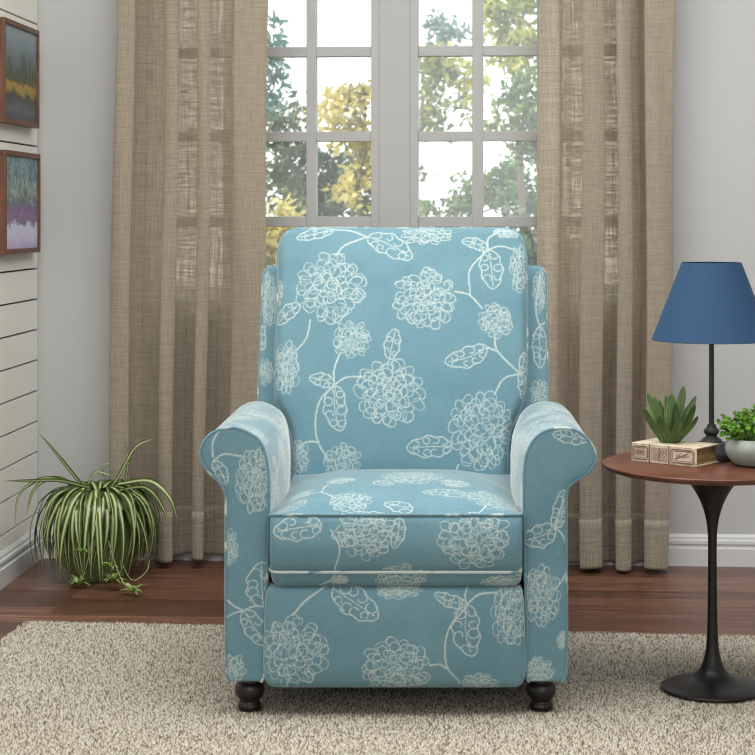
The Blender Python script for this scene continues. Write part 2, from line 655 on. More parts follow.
mb = MB()
mb.box(U0, U0 + .03, .005, .15, ZS, ZT, Mw)
mb.box(U1 - .03, U1, .005, .15, ZS, ZT, Mw)
mb.box(U0 + .03, U1 - .03, .005, .15, ZT - .03, ZT, Mw)
mb.box(U0 + .03, U1 - .03, .005, .15, ZS, ZS + .03, Mw)
mb.box(wpx(379), wpx(410), .043, .14, ZS + .03, ZT - .03, Mw)
mb.box(wpx(230), wpx(243), .043, .14, ZS + .03, ZT - .03, Mw)
mb.box(wpx(546), wpx(557), .043, .14, ZS + .03, ZT - .03, Mw)
mb.build('window_frame', M['window_paint'], win, bevel=.002)
rails = [(216.5, 227), (131, 141), (45.5, 55.5), (-40, -30), (-125.5, -115.5), (302, 312)]
for (l, r, gl, gr, mun) in ((U0 + .03, wpx(230), wpx(157), wpx(223), []), (wpx(243), wpx(379), wpx(251), wpx(371), [(306, 316)]),
                            (wpx(410), wpx(546), wpx(418), wpx(537), [(472, 483)]), (wpx(557), U1 - .03, wpx(562), wpx(634), [])):
    mb = MB()
    zb, zt = ZS + .032, ZT - .032
    mb.box(l, gl, .045, .09, zb, zt, Mw)
    mb.box(gr, r, .045, .09, zb, zt, Mw)
    mb.box(gl, gr, .045, .09, zb, zb + .03, Mw)
    mb.box(gl, gr, .045, .09, zt - .03, zt, Mw)
    xs = [gl] + [wpx(x) for m_ in mun for x in m_] + [gr]
    for m_ in mun:
        mb.box(wpx(m_[0]), wpx(m_[1]), .05, .085, zb + .03, zt - .03, Mw)
    for k in range(0, len(xs), 2):
        for (ra, rb) in rails:
            mb.box(xs[k], xs[k + 1], .0505, .0845, wz(rb), wz(ra), Mw)
    sash = mb.build('sash', M['window_paint'], win, bevel=.0015)
    mb = MB()
    mb.box(gl - .004, gr + .004, .066, .069, zb + .02, zt - .02, Mw)
    mb.build('pane', M['glass'], sash)
mb = MB()
mb.box(U0, U1, .0, .04, ZS, ZS + .004, Mw)
mb.build('window_sill', M['window_paint'], win, bevel=.003)

# ----------------------------------------------------------------- curtains
def curtain(name, label, pts, edges, ztop, zhem, off):
    """pts: (px at hem, px at top, depth 0 = crest towards the room .. 1 = valley); edges unused"""
    P = np.array(pts, float)
    n = 900
    Q = crv(P, n)
    zs = np.concatenate([np.linspace(zhem, zhem + .12, 16), np.linspace(zhem + .14, ztop, 90)])
    V = np.zeros((len(zs), n, 3))
    s_mid = None
    rs = np.random.default_rng(len(name))
    ph = rs.uniform(0, 6, 6)
    for i, zz in enumerate(zs):
        t = np.clip((zz - zhem) / 1.65, 0, 1.2)
        px = Q[:, 0] * (1 - t) + Q[:, 1] * t
        dep = off + .045 - Q[:, 2] * (.105 + .015 * (1 - t)) + .006 * np.sin(px * .05 + zz * 3 + ph[0]) + .003 * np.sin(px * .21 + zz * 5 + ph[1])
        px = px + 1.2 * np.sin(zz * 4.0 + px * .03 + ph[2])
        a = (px - CX) / F
        y = (YB + TB * .897 - dep) / (1 + TB * a)
        V[i, :, 0] = a * y
        V[i, :, 1] = y
        V[i, :, 2] = zz + (.0 * Q[:, 2] + .004 * np.sin(px * .11 + ph[3])) * max(0, 1 - (zz - zhem) / .15)
    sm = arclen(V[20])
    uv = np.stack(np.meshgrid(sm, zs), -1).reshape(-1, 2)
    o = fast_mesh(name, V.reshape(-1, 3), [grid_faces(len(zs), n)], M['curtain'], None, uv=uv)
    # folded-over hem, a second layer behind the bottom band
    k = 17
    Vh = V[:k].copy()
    nr = np.cross(np.gradient(Vh, axis=1), np.array([0, 0, 1.0]))
    nr /= np.linalg.norm(nr, axis=2)[:, :, None] + 1e-9
    A, B = Vh + nr * .0009, Vh - nr * .0009
    VV = np.concatenate([A.reshape(-1, 3), B.reshape(-1, 3)])
    top = np.array([[(k - 1) * n + i, (k - 1) * n + i + 1, k * n + (k - 1) * n + i + 1, k * n + (k - 1) * n + i] for i in range(n - 1)])
    bot = np.array([[i + 1, i, k * n + i, k * n + i + 1] for i in range(n - 1)])
    fast_mesh('hem', VV, [grid_faces(k, n), grid_faces(k, n, k * n, flip=True), top, bot], M['hem'], o,
              uv=np.concatenate([uv[:k * n], uv[:k * n]]))
    tag(o, label, 'curtain')
    return o


def pleats(spec):
    """tripled cloth in the standing pleats, a single sheer layer in the hollows between"""
    out = []
    for i, q in enumerate(spec):
        if len(q) == 2:
            a, b = q
            out += [(a, b, .97), (a + 2, b + 2, 1.0)]
            continue
        a0, a1, b0, b1, full = q
        if full:
            wa, wb = b0 - a0, b1 - a1
            out += [(a0 + 3, a1 + 3, .75), (a0 + 1, a1 + 1, .35), (a0, a1, .1), (a0 + wa * .35, a1 + wb * .35, .0), (a0 + wa * .7, a1 + wb * .7, .03), (b0, b1, .12),
                    (b0 - 1, b1 - 1, .2), (a0 + wa * .5, a1 + wb * .5, .22), (a0 + 2, a1 + 2, .27), (a0 + 1.5, a1 + 1.5, .33), (a0 + wa * .5, a1 + wb * .5, .37), (b0 - 2, b1 - 2, .45), (b0 - 2.5, b1 - 2.5, .75)]
        else:
            out += [(a0, a1, .3), (a0 + (b0 - a0) * .4, a1 + (b1 - a1) * .4, .05), (b0 - 2, b1 - 2, .12), (b0 + 2, b1 + 2, .6)]
    return out


curtain('window_curtain', 'beige linen curtain left of the armchair, behind the spider plant',
        pleats([(107, 117, 127, 134, 1), (140, 146), (158, 165, 172, 179, 1), (184, 188), (193, 198, 204, 212, 1), (214, 218), (228, 236, 262, 267.5, 1)]), None, ZC - .01, .022, .10)
curtain('window_curtain', 'beige linen curtain between the armchair and the lamp table',
        pleats([(538, 538, 560, 560, 0), (568, 570), (580, 582, 602, 604, 1), (610, 610), (617, 617, 632, 631, 1), (639, 639), (646, 646, 668, 675, 1)]),
        None, ZC - .01, .012, .10)

# ----------------------------------------------------------------- pictures
def picture(label, d0, d1, z0, z1, mat):
    def fp(d, off, z):
        return np.array([left_x(d) + off, d, z])
    cy = (d0 + d1) / 2
    root = thing('framed_picture', label, 'picture', (left_x(cy), cy, z0), 'framed landscapes on the board wall')
    b, T = .014, .0275
    mb = MB()

    def bar(da, db, za, zb, t0=.0005, t1=T):
        V = [fp(d, o_, z_) for z_ in (za, zb) for d in (da, db) for o_ in (t0, t1)]
        mb.add(V, [np.array([[0, 2, 3, 1], [4, 5, 7, 6], [0, 1, 5, 4], [2, 6, 7, 3], [0, 4, 6, 2], [1, 3, 7, 5]])])
    bar(d0, d1, z0, z0 + b)
    bar(d0, d1, z1 - b, z1)
    bar(d0, d0 + b, z0 + b, z1 - b)
    bar(d1 - b, d1, z0 + b, z1 - b)
    mb.build('frame', M['frame_wood'], root, bevel=.001)
    V = [fp(d, o_, z_) for z_ in (z0 + b, z1 - b) for d in (d0 + b, d1 - b) for o_ in (.012, .0215)]
    # u grows towards the far (right-hand) side
    uv = [(u, v) for v in (0, 1) for u in (0, 1) for _ in (0, 1)]
    fast_mesh('canvas', V, [np.array([[0, 2, 3, 1], [4, 5, 7, 6], [0, 1, 5, 4], [2, 6, 7, 3], [0, 4, 6, 2], [1, 3, 7, 5]])], mat, root, False, uv=uv)


picture('framed landscape of dark trees and a golden bank over grey water, upper of two', 4.676, 5.038, 1.252, 1.5325, M['paint_lake'])
picture('framed landscape of teal trees over purple flowers and pale snow, lower of two', 4.685, 5.05, .896, 1.178, M['paint_lilac'])

# ---------------------------------------------------------------------- rug
rz = math.atan2(4.093 - 4.245, .735 + 1.004)
R0 = np.array([-1.010, 4.275])
ex = np.array([math.cos(rz), math.sin(rz)])
ey = np.array([math.sin(rz), -math.cos(rz)])     # towards the camera
RW, RD = 2.25, 1.62
rug = thing('area_rug', 'cream and brown flecked shag rug under the armchair', 'rug', (R0[0], R0[1], 0))
mb = MB()
V = []
for zz in (0.0005, .009):
    for (a, b) in ((0, 0), (RW, 0), (RW, RD), (0, RD)):
        p = R0 + ex * a + ey * b
        V.append((p[0], p[1], zz))
mb.add(V, [np.array([[0, 1, 2, 3], [7, 6, 5, 4], [0, 4, 5, 1], [1, 5, 6, 2], [2, 6, 7, 3], [3, 7, 4, 0]])])
mb.build('backing', M['rug_base'], rug)
FEET = []                                        # filled below, the pile is built last

# ------------------------------------------------------------ fabric print
SS = 2.2                                         # texels per print unit


class Print:
    def __init__(s, x0, y0, x1, y1, seed=1):
        s.x0, s.y0 = x0, y0
        s.a = np.zeros((int((y1 - y0) * SS) + 2, int((x1 - x0) * SS) + 2), dtype=np.float32)
        s.r = np.random.default_rng(seed)

    def line(s, P, w=1.0, al=1.0):
        P = (np.asarray(P, float) - (s.x0, s.y0)) * SS
        hw = w * SS * .5
        H_, W_ = s.a.shape
        for i in range(len(P) - 1):
            a, b = P[i], P[i + 1]
            lo = np.floor(np.minimum(a, b) - hw - 1).astype(int)
            hi = np.ceil(np.maximum(a, b) + hw + 2).astype(int)
            x0, y0 = max(lo[0], 0), max(lo[1], 0)
            x1, y1 = min(hi[0], W_), min(hi[1], H_)
            if x0 >= x1 or y0 >= y1:
                continue
            gx = np.arange(x0, x1)[None, :] - a[0]
            gy = np.arange(y0, y1)[:, None] - a[1]
            d = b - a
            L = d[0] ** 2 + d[1] ** 2 + 1e-9
            t = np.clip((gx * d[0] + gy * d[1]) / L, 0, 1)
            dist = np.hypot(gx - t * d[0], gy - t * d[1])
            v = np.clip(hw + .5 - dist, 0, 1) * al
            blk = s.a[y0:y1, x0:x1]
            np.maximum(blk, v, out=blk)

    def stem(s, *pts, w=1.7):
        P = crv(pts, 8 * len(pts) + 6)
        P = P + s.r.normal(0, .12, P.shape)
        s.line(P, w * s.r.uniform(.9, 1.1))

    def flower(s, cx, cy, rx, ry=None):
        ry = ry or rx
        r = s.r
        for rr, n, sz in ((.86, 16, .15), (.71, 14, .15), (.55, 12, .155), (.39, 9, .155), (.23, 6, .145), (.08, 3, .13)):
            n = max(1, int(round(n * min(1.05, max(.62, .35 + (rx + ry) / 100)))))
            a0 = r.uniform(0, 6)
            for k in range(n):
                a = a0 + k * 2 * math.pi / n + r.normal(0, .1)
                q = rr + r.normal(0, .04)
                ls = sz * r.uniform(.85, 1.25) * (1.35 if rx < 20 else 1)
                st = math.pi + r.uniform(.1, 1.3)
                th = np.linspace(st, st + r.uniform(3.9, 6.3), 13)
                w1, w2, p1, p2 = r.uniform(.05, .2), r.uniform(.03, .12), r.uniform(0, 6), r.uniform(0, 6)
                rad = ls * (1 + w1 * np.cos(2 * th + p1) + w2 * np.cos(3 * th + p2))
                lx = q + rad * np.cos(th) * 1.12
                ly = rad * np.sin(th) * r.uniform(.85, 1.2)
                x = cx + rx * (lx * math.cos(a) - ly * math.sin(a))
                y = cy + ry * (lx * math.sin(a) + ly * math.cos(a))
                P = np.stack([x, y], -1)
                wd = r.uniform(.8, 1.3) * min(1, .62 + rx / 80)
                s.line(P[:5], wd * r.uniform(.7, 1.2), r.uniform(.6, 1))
                s.line(P[4:9], wd * r.uniform(.8, 1.3), r.uniform(.8, 1))
                s.line(P[8:], wd * r.uniform(.7, 1.1), r.uniform(.6, 1))

    def leaf(s, bx, by, tx, ty, w):
        r = s.r
        b, t = np.array([bx, by], float), np.array([tx, ty], float)
        L = np.linalg.norm(t - b)
        d = (t - b) / L
        nrm = np.array([-d[1], d[0]])
        u = np.linspace(0, 1, 26)
        bend = r.uniform(-.08, .08) * L
        mid = b + np.outer(u * L, d) + np.outer(np.sin(u * math.pi) * bend, nrm)
        env = np.sin(np.pi * np.clip(u, 0, 1) ** .9) ** .52
        for sg in (-1, 1):
            lob = 1 + .1 * np.sin(u * 2 * math.pi * 3 + r.uniform(0, 6)) * (u > .15) * (u < .9)
            s.line(mid + np.outer(env * w / 2 * lob * sg, nrm), 1.3, .95)
            nl = max(2, int(L / 11))
            for k in range(nl):
                uu = (k + .8) / (nl + .7) + r.normal(0, .03)
                e = math.sin(math.pi * min(1, max(0, uu)) ** .85) ** .75
                c = mid[min(25, int(uu * 25))] + nrm * sg * w * .30 * e
                q = w * .15 * r.uniform(.8, 1.3)
                # a little curl that springs from the outline
                th = np.linspace(0, 5.2 if r.random() < .4 else 3.8, 11)
                a1 = math.atan2(nrm[1] * sg, nrm[0] * sg)
                s.line(np.stack([c[0] + q * np.cos(th + a1) * 1.15, c[1] + q * np.sin(th + a1)], -1), 1.15, .9)
        s.line((mid + s.r.normal(0, .15, mid.shape))[:24], 1.1, .85)

    def sample(s, U):
        x = (U[:, 0] - s.x0) * SS
        y = (U[:, 1] - s.y0) * SS
        H_, W_ = s.a.shape
        x = np.clip(x, 0, W_ - 1.01)
        y = np.clip(y, 0, H_ - 1.01)
        i, j = x.astype(int), y.astype(int)
        fx, fy = x - i, y - j
        a = s.a
        return a[j, i] * (1 - fx) * (1 - fy) + a[j, i + 1] * fx * (1 - fy) + a[j + 1, i] * (1 - fx) * fy + a[j + 1, i + 1] * fx * fy

    def scatter(s, x0, y0, x1, y1, step=70):
        r = s.r
        y = y0
        row = 0
        while y < y1:
            x = x0 + (row % 2) * step * .5
            while x < x1:
                cx, cy = x + r.uniform(-8, 8), y + r.uniform(-8, 8)
                R = r.choice([17, 28, 32])
                s.flower(cx, cy, R)
                a = r.uniform(0, 6.28)
                p = np.array([cx + R * math.cos(a), cy + R * math.sin(a)])
                q = p + 24 * np.array([math.cos(a + .4), math.sin(a + .4)])
                s.stem(p, (p + q) / 2 + r.uniform(-3, 3, 2), q)
                for da in (-.9, .7):
                    e = q + r.uniform(24, 36) * np.array([math.cos(a + da), math.sin(a + da)])
                    s.leaf(q[0], q[1], e[0], e[1], r.uniform(11, 20))
                x += step
            y += step * .8
            row += 1


def edge_round(e, r):
    q = np.clip(1 - e / r, 0, 1)
    return r * (1 - np.sqrt(np.clip(1 - q * q, 0, 1)))


def panel(name, rows, plane, crown, rad, thick, parent, pr, step=.66, mat='fabric', back_inset=0, piping=None, crown_pow=3.0, cinch=0):
    """upholstered panel; rows (py, xl, xr) give its outline as seen, plane its real slanted plane"""
    R = np.array(rows, float)
    nr = int((R[-1, 0] - R[0, 0]) / step)
    nc = int((R[:, 2] - R[:, 1]).max() / step)
    py = np.linspace(R[0, 0], R[-1, 0], nr)
    xl, xr = np.interp(py, R[:, 0], R[:, 1]), np.interp(py, R[:, 0], R[:, 2])
    t = np.linspace(0, 1, nc)
    PX = xl[:, None] + (xr - xl)[:, None] * t[None, :]
    PY = np.repeat(py[:, None], nc, 1)
    y0, k, z0 = plane
    s_ = (PY - CY) / F
    Y = (y0 + k * (H - z0)) / (1 + k * s_)
    V = np.stack([(PX - CX) * Y / F, Y, H - s_ * Y], -1)
    sc = F / y0
    ex_ = np.minimum(PX - xl[:, None], xr[:, None] - PX) / sc
    ey_ = np.minimum(PY - py[0], py[-1] - PY) / sc
    e = np.where((ex_ < rad) & (ey_ < rad), rad - np.hypot(rad - ex_, rad - ey_), np.minimum(ex_, ey_))
    e = np.clip(e, 0, None)
    u = 2 * t[None, :] - 1
    v = 2 * (PY - py[0]) / (py[-1] - py[0]) - 1
    d = crown * (1 - np.abs(u) ** crown_pow) * (1 - np.abs(v) ** crown_pow) - edge_round(e, rad)
    nrm = np.array([0, -1, k]) / math.hypot(1, k)
    VF = V + d[:, :, None] * nrm
    UV = np.stack([PX, PY], -1).reshape(-1, 2)
    prn = pr.sample(UV)
    # perimeter, then the boxed sides and back
    idx = np.arange(nr * nc).reshape(nr, nc)
    per = np.concatenate([idx[0, :], idx[1:, -1], idx[-1, -2::-1], idx[-2:0:-1, 0]])
    flat = VF.reshape(-1, 3)
    ring = flat[per]
    VV, FF, PP = [flat], [grid_faces(nr, nc, flip=True)], [prn]
    base, prev = len(flat), per
    cen = ring.mean(0)
    for j, q in enumerate((.15, .5, .85, 1.0)):
        sh = 1 - (back_inset * (q ** 2) + (cinch if 0 < j < 3 else 0) * .5)
        rr = cen + (ring - cen) * np.array([sh, 1, sh]) - nrm * (thick * q)
        VV.append(rr)
        cur = np.arange(base, base + len(rr))
        FF.append(np.stack([prev, np.roll(prev, -1), np.roll(cur, -1), cur], -1))
        PP.append(np.zeros(len(rr)) if q > .2 else prn[per])
        prev = cur
        base += len(rr)
    FF.append(prev)
    o = fast_mesh(name, np.concatenate(VV), FF, M[mat], parent, pattern=np.concatenate(PP))
    if piping:
        mb = MB()
        pts = ring[::6] + nrm * piping[1]
        mb.tube(resample(np.vstack([pts, pts[:1]]), 260)[:-1], piping[0], 8, closed=True)
        mb.build('piping', M['piping'], o, smooth=True)
    return o


# ------------------------------------------------------------------ armchair
FD = 3.47
cxm = (395.5 - CX) * FD / F
chair = thing('armchair', 'pale blue rolled-arm armchair printed with white flowers', 'armchair', (cxm, 3.8, .012))

# back cushion
pr = Print(250, 215, 545, 500, 3)
for f in ((331, 290, 34), (353, 343, 17), (286, 368, 13, 24), (425, 303, 30), (496, 323, 16), (390, 396, 33), (482, 432, 33, 37), (342, 463, 17),
          (427, 235, 24, 11), (521, 268, 11, 23), (508, 232, 14, 6), (296, 458, 12, 17), (276, 292, 6, 14)):
    pr.flower(*f)
for l in ((368, 238, 412, 261, 22), (300, 306, 278, 324, 14), (335, 388, 310, 380, 13), (336, 389, 341, 433, 22), (390, 363, 396, 333, 15), (488, 251, 493, 291, 22),
          (488, 251, 462, 242, 11), (487, 350, 445, 366, 19), (521, 374, 526, 402, 11), (522, 373, 525, 352, 8), (452, 448, 407, 450, 20), (333, 231, 297, 239, 11)):
    pr.leaf(*l)
for st in (((336, 258), (345, 247), (367, 238)), ((367, 238), (350, 231), (330, 229)), ((311, 322), (307, 340), (297, 352)), ((341, 356), (335, 372), (335, 388)),
           ((335, 388), (346, 381), (362, 380)), ((335, 388), (321, 402), (316, 422), (318, 442), (329, 462)), ((319, 443), (306, 443), (297, 450)),
           ((455, 295), (469, 298), (482, 311)), ((470, 298), (470, 272), (488, 251)), ((488, 251), (500, 247), (514, 250)), ((488, 251), (488, 240), (498, 232)),
           ((494, 338), (498, 354), (521, 375)), ((487, 350), (496, 353)), ((521, 374), (504, 380), (494, 396)), ((458, 466), (455, 474))):
    pr.stem(*st)
BP = (3.99, .36, .43)
back = panel('back_cushion',
             [(226, 297, 508), (227, 291, 513), (230, 285.5, 518), (236, 281, 522), (244, 278.5, 525), (256, 277.5, 527), (300, 277, 527.5), (350, 275, 527.5), (385, 274.5, 526.5),
              (398, 275.5, 524), (408, 279, 520), (418, 285, 515), (430, 289.5, 510.5), (445, 291.5, 508), (460, 292, 508), (486, 292, 508)],
             BP, .035, .02, .15, chair, pr, piping=(.0034, .001), crown_pow=2.6)

# back frame with the wings
pr2 = Print(245, 250, 565, 500, 5)
for f in ((268, 300, 8, 26), (541, 292, 8, 20), (541, 395, 9, 14), (266, 372, 7, 12)):
    pr2.flower(*f)
pr2.leaf(540, 327, 540, 368, 14)
pr2.leaf(263, 350, 262, 325, 8)
pr2.stem((540, 275), (536, 310), (541, 330))
pr2.stem((545, 322), (538, 328), (533, 336))
panel('back_frame', [(265, 268, 541), (267, 264, 544.5), (272, 262.6, 545.8), (330, 260, 547), (400, 257.5, 548.5), (460, 256.5, 549.5), (560, 258, 548)],
      (4.1, .36, .43), .004, .012, .15, chair, pr2, step=.8, piping=(.0026, .0))

# arms
def arm(rows, side, seed, motifs):
    pf = Print(190, 415, 610, 695, seed)
    for kind, a in motifs:
        if kind == 's':
            pf.stem(*a)
        else:
            getattr(pf, {'f': 'flower', 'l': 'leaf'}[kind])(*a)
    R = np.array(rows, float)
    L = [(x, y) for y, x, _ in rows][::-1]
    Rr = [(x, y) for y, _, x in rows]
    if side < 0:        # outer side is left
        poly = L + Rr
    else:
        poly = Rr[::-1] + L[::-1]
    P = crv(poly, 400)
    P = np.array([[(x - CX) * FD / F, H - (y - CY) * FD / F] for x, y in P])
    P = resample(P, 330)
    s = arclen(P)
    ny = 210
    ys = np.linspace(FD + .002, FD + .53, ny)
    cen = P.mean(0)
    top = P[:, 1].max()
    V = np.zeros((ny, len(P), 3))
    inner = (P[:, 0] - cen[0]) * side < 0
    for i, y in enumerate(ys):
        t = (y - ys[0]) / (ys[-1] - ys[0])
        q = P.copy()
        rnd = edge_round(np.array([(ys[-1] - y)]), .035)[0] + edge_round(np.array([y - ys[0]]), .004)[0]
        dv = cen * np.array([1, 1]) - P
        dv /= np.linalg.norm(dv, axis=1)[:, None]
        q += dv * rnd
        q[:, 0] += np.where(inner & (P[:, 1] > .30), -side * .016 * math.sin(math.pi * min(1, t * 1.1)) * np.clip((P[:, 1] - .30) / .12, 0, 1) * np.clip((top + .01 - P[:, 1]) / .05, 0, 1), 0)
        V[i, :, 0], V[i, :, 1], V[i, :, 2] = q[:, 0], y, q[:, 1]
    S, Yg = np.meshgrid(s * 504, (ys - ys[0]) * 504)
    pa_ = Print(-5, -5, s[-1] * 504 + 10, 280, seed + 40)
    pa_.scatter(10, 20, s[-1] * 504, 260, 74)
    U = np.stack([S, Yg], -1).reshape(-1, 2)
    n = len(P)
    o = fast_mesh('arm', V.reshape(-1, 3), [grid_faces(ny, n, wrap_c=True, flip=True), np.arange(n), (ny - 1) * n + np.arange(n)[::-1]],
                  M['fabric'], chair, pattern=pa_.sample(U))
    panel('front_panel', rows, (FD - .003, 0, 0), .004, .005, .006, o, pf, step=.6, crown_pow=4)
    mb = MB()
    ring = np.stack([P[:, 0], np.full(n, FD - .001), P[:, 1]], -1)
    mb.tube(resample(ring, 200), .0032, 8)
    mb.build('piping', M['piping'], o, smooth=True)
    return o


rowsL = [(427.8, 228, 236), (429.2, 220.6, 240.5), (431.5, 215.5, 246.5), (434, 211, 251), (438, 207, 257), (441.7, 204, 260), (447, 202, 263), (453, 200.6, 265), (458, 201, 266.3),
         (462.6, 202.5, 267), (471, 208, 268.2), (479.3, 216.4, 268.7), (486.2, 222, 269), (494.6, 225.3, 269), (505, 226, 269), (560, 226, 267.5), (610, 226, 265.5), (660, 226.5, 264.5), (676, 227.5, 264), (682, 231, 261)]
rowsR = [(428.3, 556, 567), (430, 548, 575), (433, 541.5, 580.5), (436.5, 537, 584.5), (441, 533, 589), (446.6, 529.8, 592.6), (452, 527.5, 594.8), (458, 525.6, 595.5), (464, 525, 594),
         (470, 524.5, 590.5), (475, 524, 585), (480, 524, 576.5), (484, 524, 571), (488, 524, 568), (494, 524, 566.5), (502, 524, 566), (560, 525, 566), (620, 526.5, 566.5), (660, 526.5, 566), (676, 526.5, 565), (682, 529, 562)]
arm(rowsL, -1, 21, [('f', (256, 480, 19, 31)), ('s', ((213, 461), (224, 454), (242, 456))), ('l', (214, 461, 226, 484, 12)), ('s', ((213, 457), (213, 442), (219, 431))),
                    ('l', (264, 607, 262, 562, 30)), ('l', (244, 610, 266, 645, 20)), ('s', ((226, 599), (235, 606), (244, 610))), ('s', ((244, 610), (234, 613), (226, 618))),
                    ('f', (229, 547, 9, 17)), ('f', (233, 669, 11, 15)), ('s', ((244, 610), (254, 606), (266, 606)))])
arm(rowsR, 1, 22, [('l', (590, 438, 553, 434, 14)), ('l', (555, 528, 564, 490, 15)), ('l', (555, 528, 524, 541, 22)), ('s', ((555, 528), (562, 534), (566, 545))),
                   ('f', (541, 595, 17, 29)), ('s', ((556, 588), (562, 580), (566, 572))), ('f', (538, 671, 15, 13)), ('l', (555, 528, 566, 500, 9)), ('f', (562, 640, 5, 8))])

# seat cushion: a profile swept across, with softened ends
XA, XB = (269.5 - CX) * 3.445 / F, (522.5 - CX) * 3.445 / F
top_prof = crv([(4.02, .405), (3.9, .434), (3.8, .450), (3.7, .457), (3.6, .452), (3.52, .439), (3.47, .425), (3.445, .411)], 240)
fr_prof = crv([(3.445, .411), (3.436, .395), (3.430, .355), (3.434, .318), (3.442, .300)], 120)
bt_prof = crv([(3.442, .300), (3.443, .288), (3.450, .275), (3.47, .266), (3.52, .262), (4.0, .262)], 90)
prof = np.vstack([top_prof, fr_prof[1:], bt_prof[1:]])
SCU = F / 3.445
sl = arclen(prof)
s_edge = sl[239]
vcan = 515 + (sl - s_edge) * SCU


def seat_top(px, py):
    yy, zz = top_prof[:, 0], top_prof[:, 1]
    q = CY + (H - zz) * F / yy
    j = np.argmin(np.abs(q[95:] - py)) + 95
    return CX + (px - CX) * yy[j] / F * SCU, vcan[j]


nx = 400
tt = np.linspace(-1, 1, nx)
X = (XA + XB) / 2 + (XB - XA) / 2 * np.sign(tt) * (1 - (1 - np.abs(tt)) ** 1.15)
X = np.interp(tt, [-1, 1], [XA, XB])
u = np.abs(tt)
hw_ = (XB - XA) / 2
cenp = np.array([3.72, .345])
V = np.zeros((len(prof), nx, 3))
dv = cenp - prof
dv /= np.linalg.norm(dv, axis=1)[:, None]
r_end = np.array([edge_round(np.array([hw_ * (1 - uu)]), .014)[0] for uu in u])
low = np.clip((.305 - prof[:, 1]) / .03, 0, 1) * .8
is_top = np.clip((prof[:, 1] - .411) / .04, 0, 1.1)
for j in range(nx):
    q = prof + dv * (r_end[j] + low * edge_round(np.array([hw_ * (1 - u[j])]), .03)[0])[:, None]
    drop = .05 * u[j] ** 4
    V[:, j, 0] = X[j]
    V[:, j, 1] = q[:, 0]
    V[:, j, 2] = q[:, 1] - drop * is_top
ps = Print(240, vcan.min() - 2, 560, vcan.max() + 2, 31)
for (a, b, R_) in ((350, 500.5, 20), (341, 479, 13), (412, 476.5, 30), (496, 494, 26), (300, 486, 12), (455, 482, 14)):
    c_ = seat_top(a, b)
    ps.flower(c_[0], c_[1], R_ * 1.06)
for (a, b, c, d, w) in ((278, 506, 304, 494, 22), (423, 492, 470, 494, 20), (385, 503, 412, 511, 18), (392, 485, 375, 481, 16)):
    ps.leaf(*seat_top(c, d), *seat_top(a, b), w)
ps.stem(seat_top(303, 489), seat_top(320, 489), seat_top(336, 497))
ps.stem(seat_top(321, 489), seat_top(326, 483), seat_top(334, 480))
ps.stem(seat_top(486, 503), seat_top(482, 509), seat_top(477, 514))
for f in ((366, 533, 32, 25), (474, 540, 34, 29), (400, 581, 25, 15), (340, 583, 8, 5), (500, 586, 18, 8), (522, 575, 6, 5)):
    ps.flower(*f)
for l in ((322, 525, 274, 532, 24), (400, 518, 394, 548, 13)):
    ps.leaf(*l)
ps.stem((331, 530), (340, 548), (335, 570))
ps.stem((335, 570), (333, 580), (320, 590))
Ug = np.stack(np.meshgrid(CX + X * SCU, vcan), -1).reshape(-1, 2)
npf = len(prof)
left_cap = np.arange(npf) * nx
right_cap = np.arange(npf) * nx + nx - 1
seat = fast_mesh('seat_cushion', V.reshape(-1, 3), [grid_faces(npf, nx, flip=True), left_cap, right_cap[::-1],
                 ], M['fabric'], chair, pattern=ps.sample(Ug))
for row, off in ((239, (-.0015, .0008)), (239 + 119, (-.002, -.0005))):
    mb = MB()
    pts = V[row][::4] + np.array([0, off[0], off[1]])
    l_, r_ = V[row, 0], V[row, -1]
    pts = np.vstack([[l_ + (0.004, .20, .0)], [l_ + (.001, .03, 0)], pts, [r_ + (-.001, .03, 0)], [r_ + (-.004, .20, 0)]])
    mb.tube(resample(pts, 260), .0033, 8)
    mb.build('piping', M['piping' if row == 239 else 'piping_pale'], seat, smooth=True)

# footrest
pfq = Print(250, 575, 540, 700, 33)
for f in ((294, 651, 33, 35), (396, 668, 34, 30), (511, 613, 18, 30), (479, 684, 17, 11), (398, 590, 22, 8)):
    pfq.flower(*f)
for l in ((333, 588, 378, 617, 27), (467, 604, 472, 655, 27), (467, 603, 435, 593, 12)):
    pfq.leaf(*l)
for st in (((333, 582), (308, 598), (293, 614)), ((467, 603), (479, 594), (497, 592)), ((466, 606), (448, 630), (446, 662), (460, 682)), ((430, 664), (440, 663), (448, 668)), ((467, 604), (465, 595), (468, 586))):
    pfq.stem(*st)
panel('footrest', [(586, 272, 515), (588, 268, 520), (592, 266, 523), (605, 264.5, 524.5), (640, 263, 525.5), (668, 262.5, 526), (680, 264, 525), (686, 267, 522), (689, 272, 517)],
      (3.452, 0, 0), .012, .014, .05, chair, pfq, piping=None, crown_pow=4)

# base rails behind the footrest
mb = MB()
xl_, xr_ = (230 - CX) * FD / F, (562 - CX) * FD / F
mb.box(xl_ + .06, xr_ - .06, 3.52, 4.02, .10, .255)
mb.build('base_frame', plain('base_cloth', srgb(60, 66, 70), .9), chair, bevel=.004)


# turned feet
def leg(cx, cy):
    mb = MB()
    pr_ = [(.0, .0095), (.0215, .0095), (.0235, .015), (.024, .020), (.0215, .0245), (.0195, .027), (.0205, .030), (.0255, .036), (.0295, .044), (.0305, .052), (.0285, .060),
           (.0245, .066), (.0225, .068), (.0262, .071), (.0262, .075), (.022, .077), (.022, .088), (0, .088)]
    P = np.array(pr_)
    mb.lathe(P, cx, cy, 32)
    mb.build('leg', M['black_leg'], chair, smooth=True)
    FEET.append((cx, cy, .026))


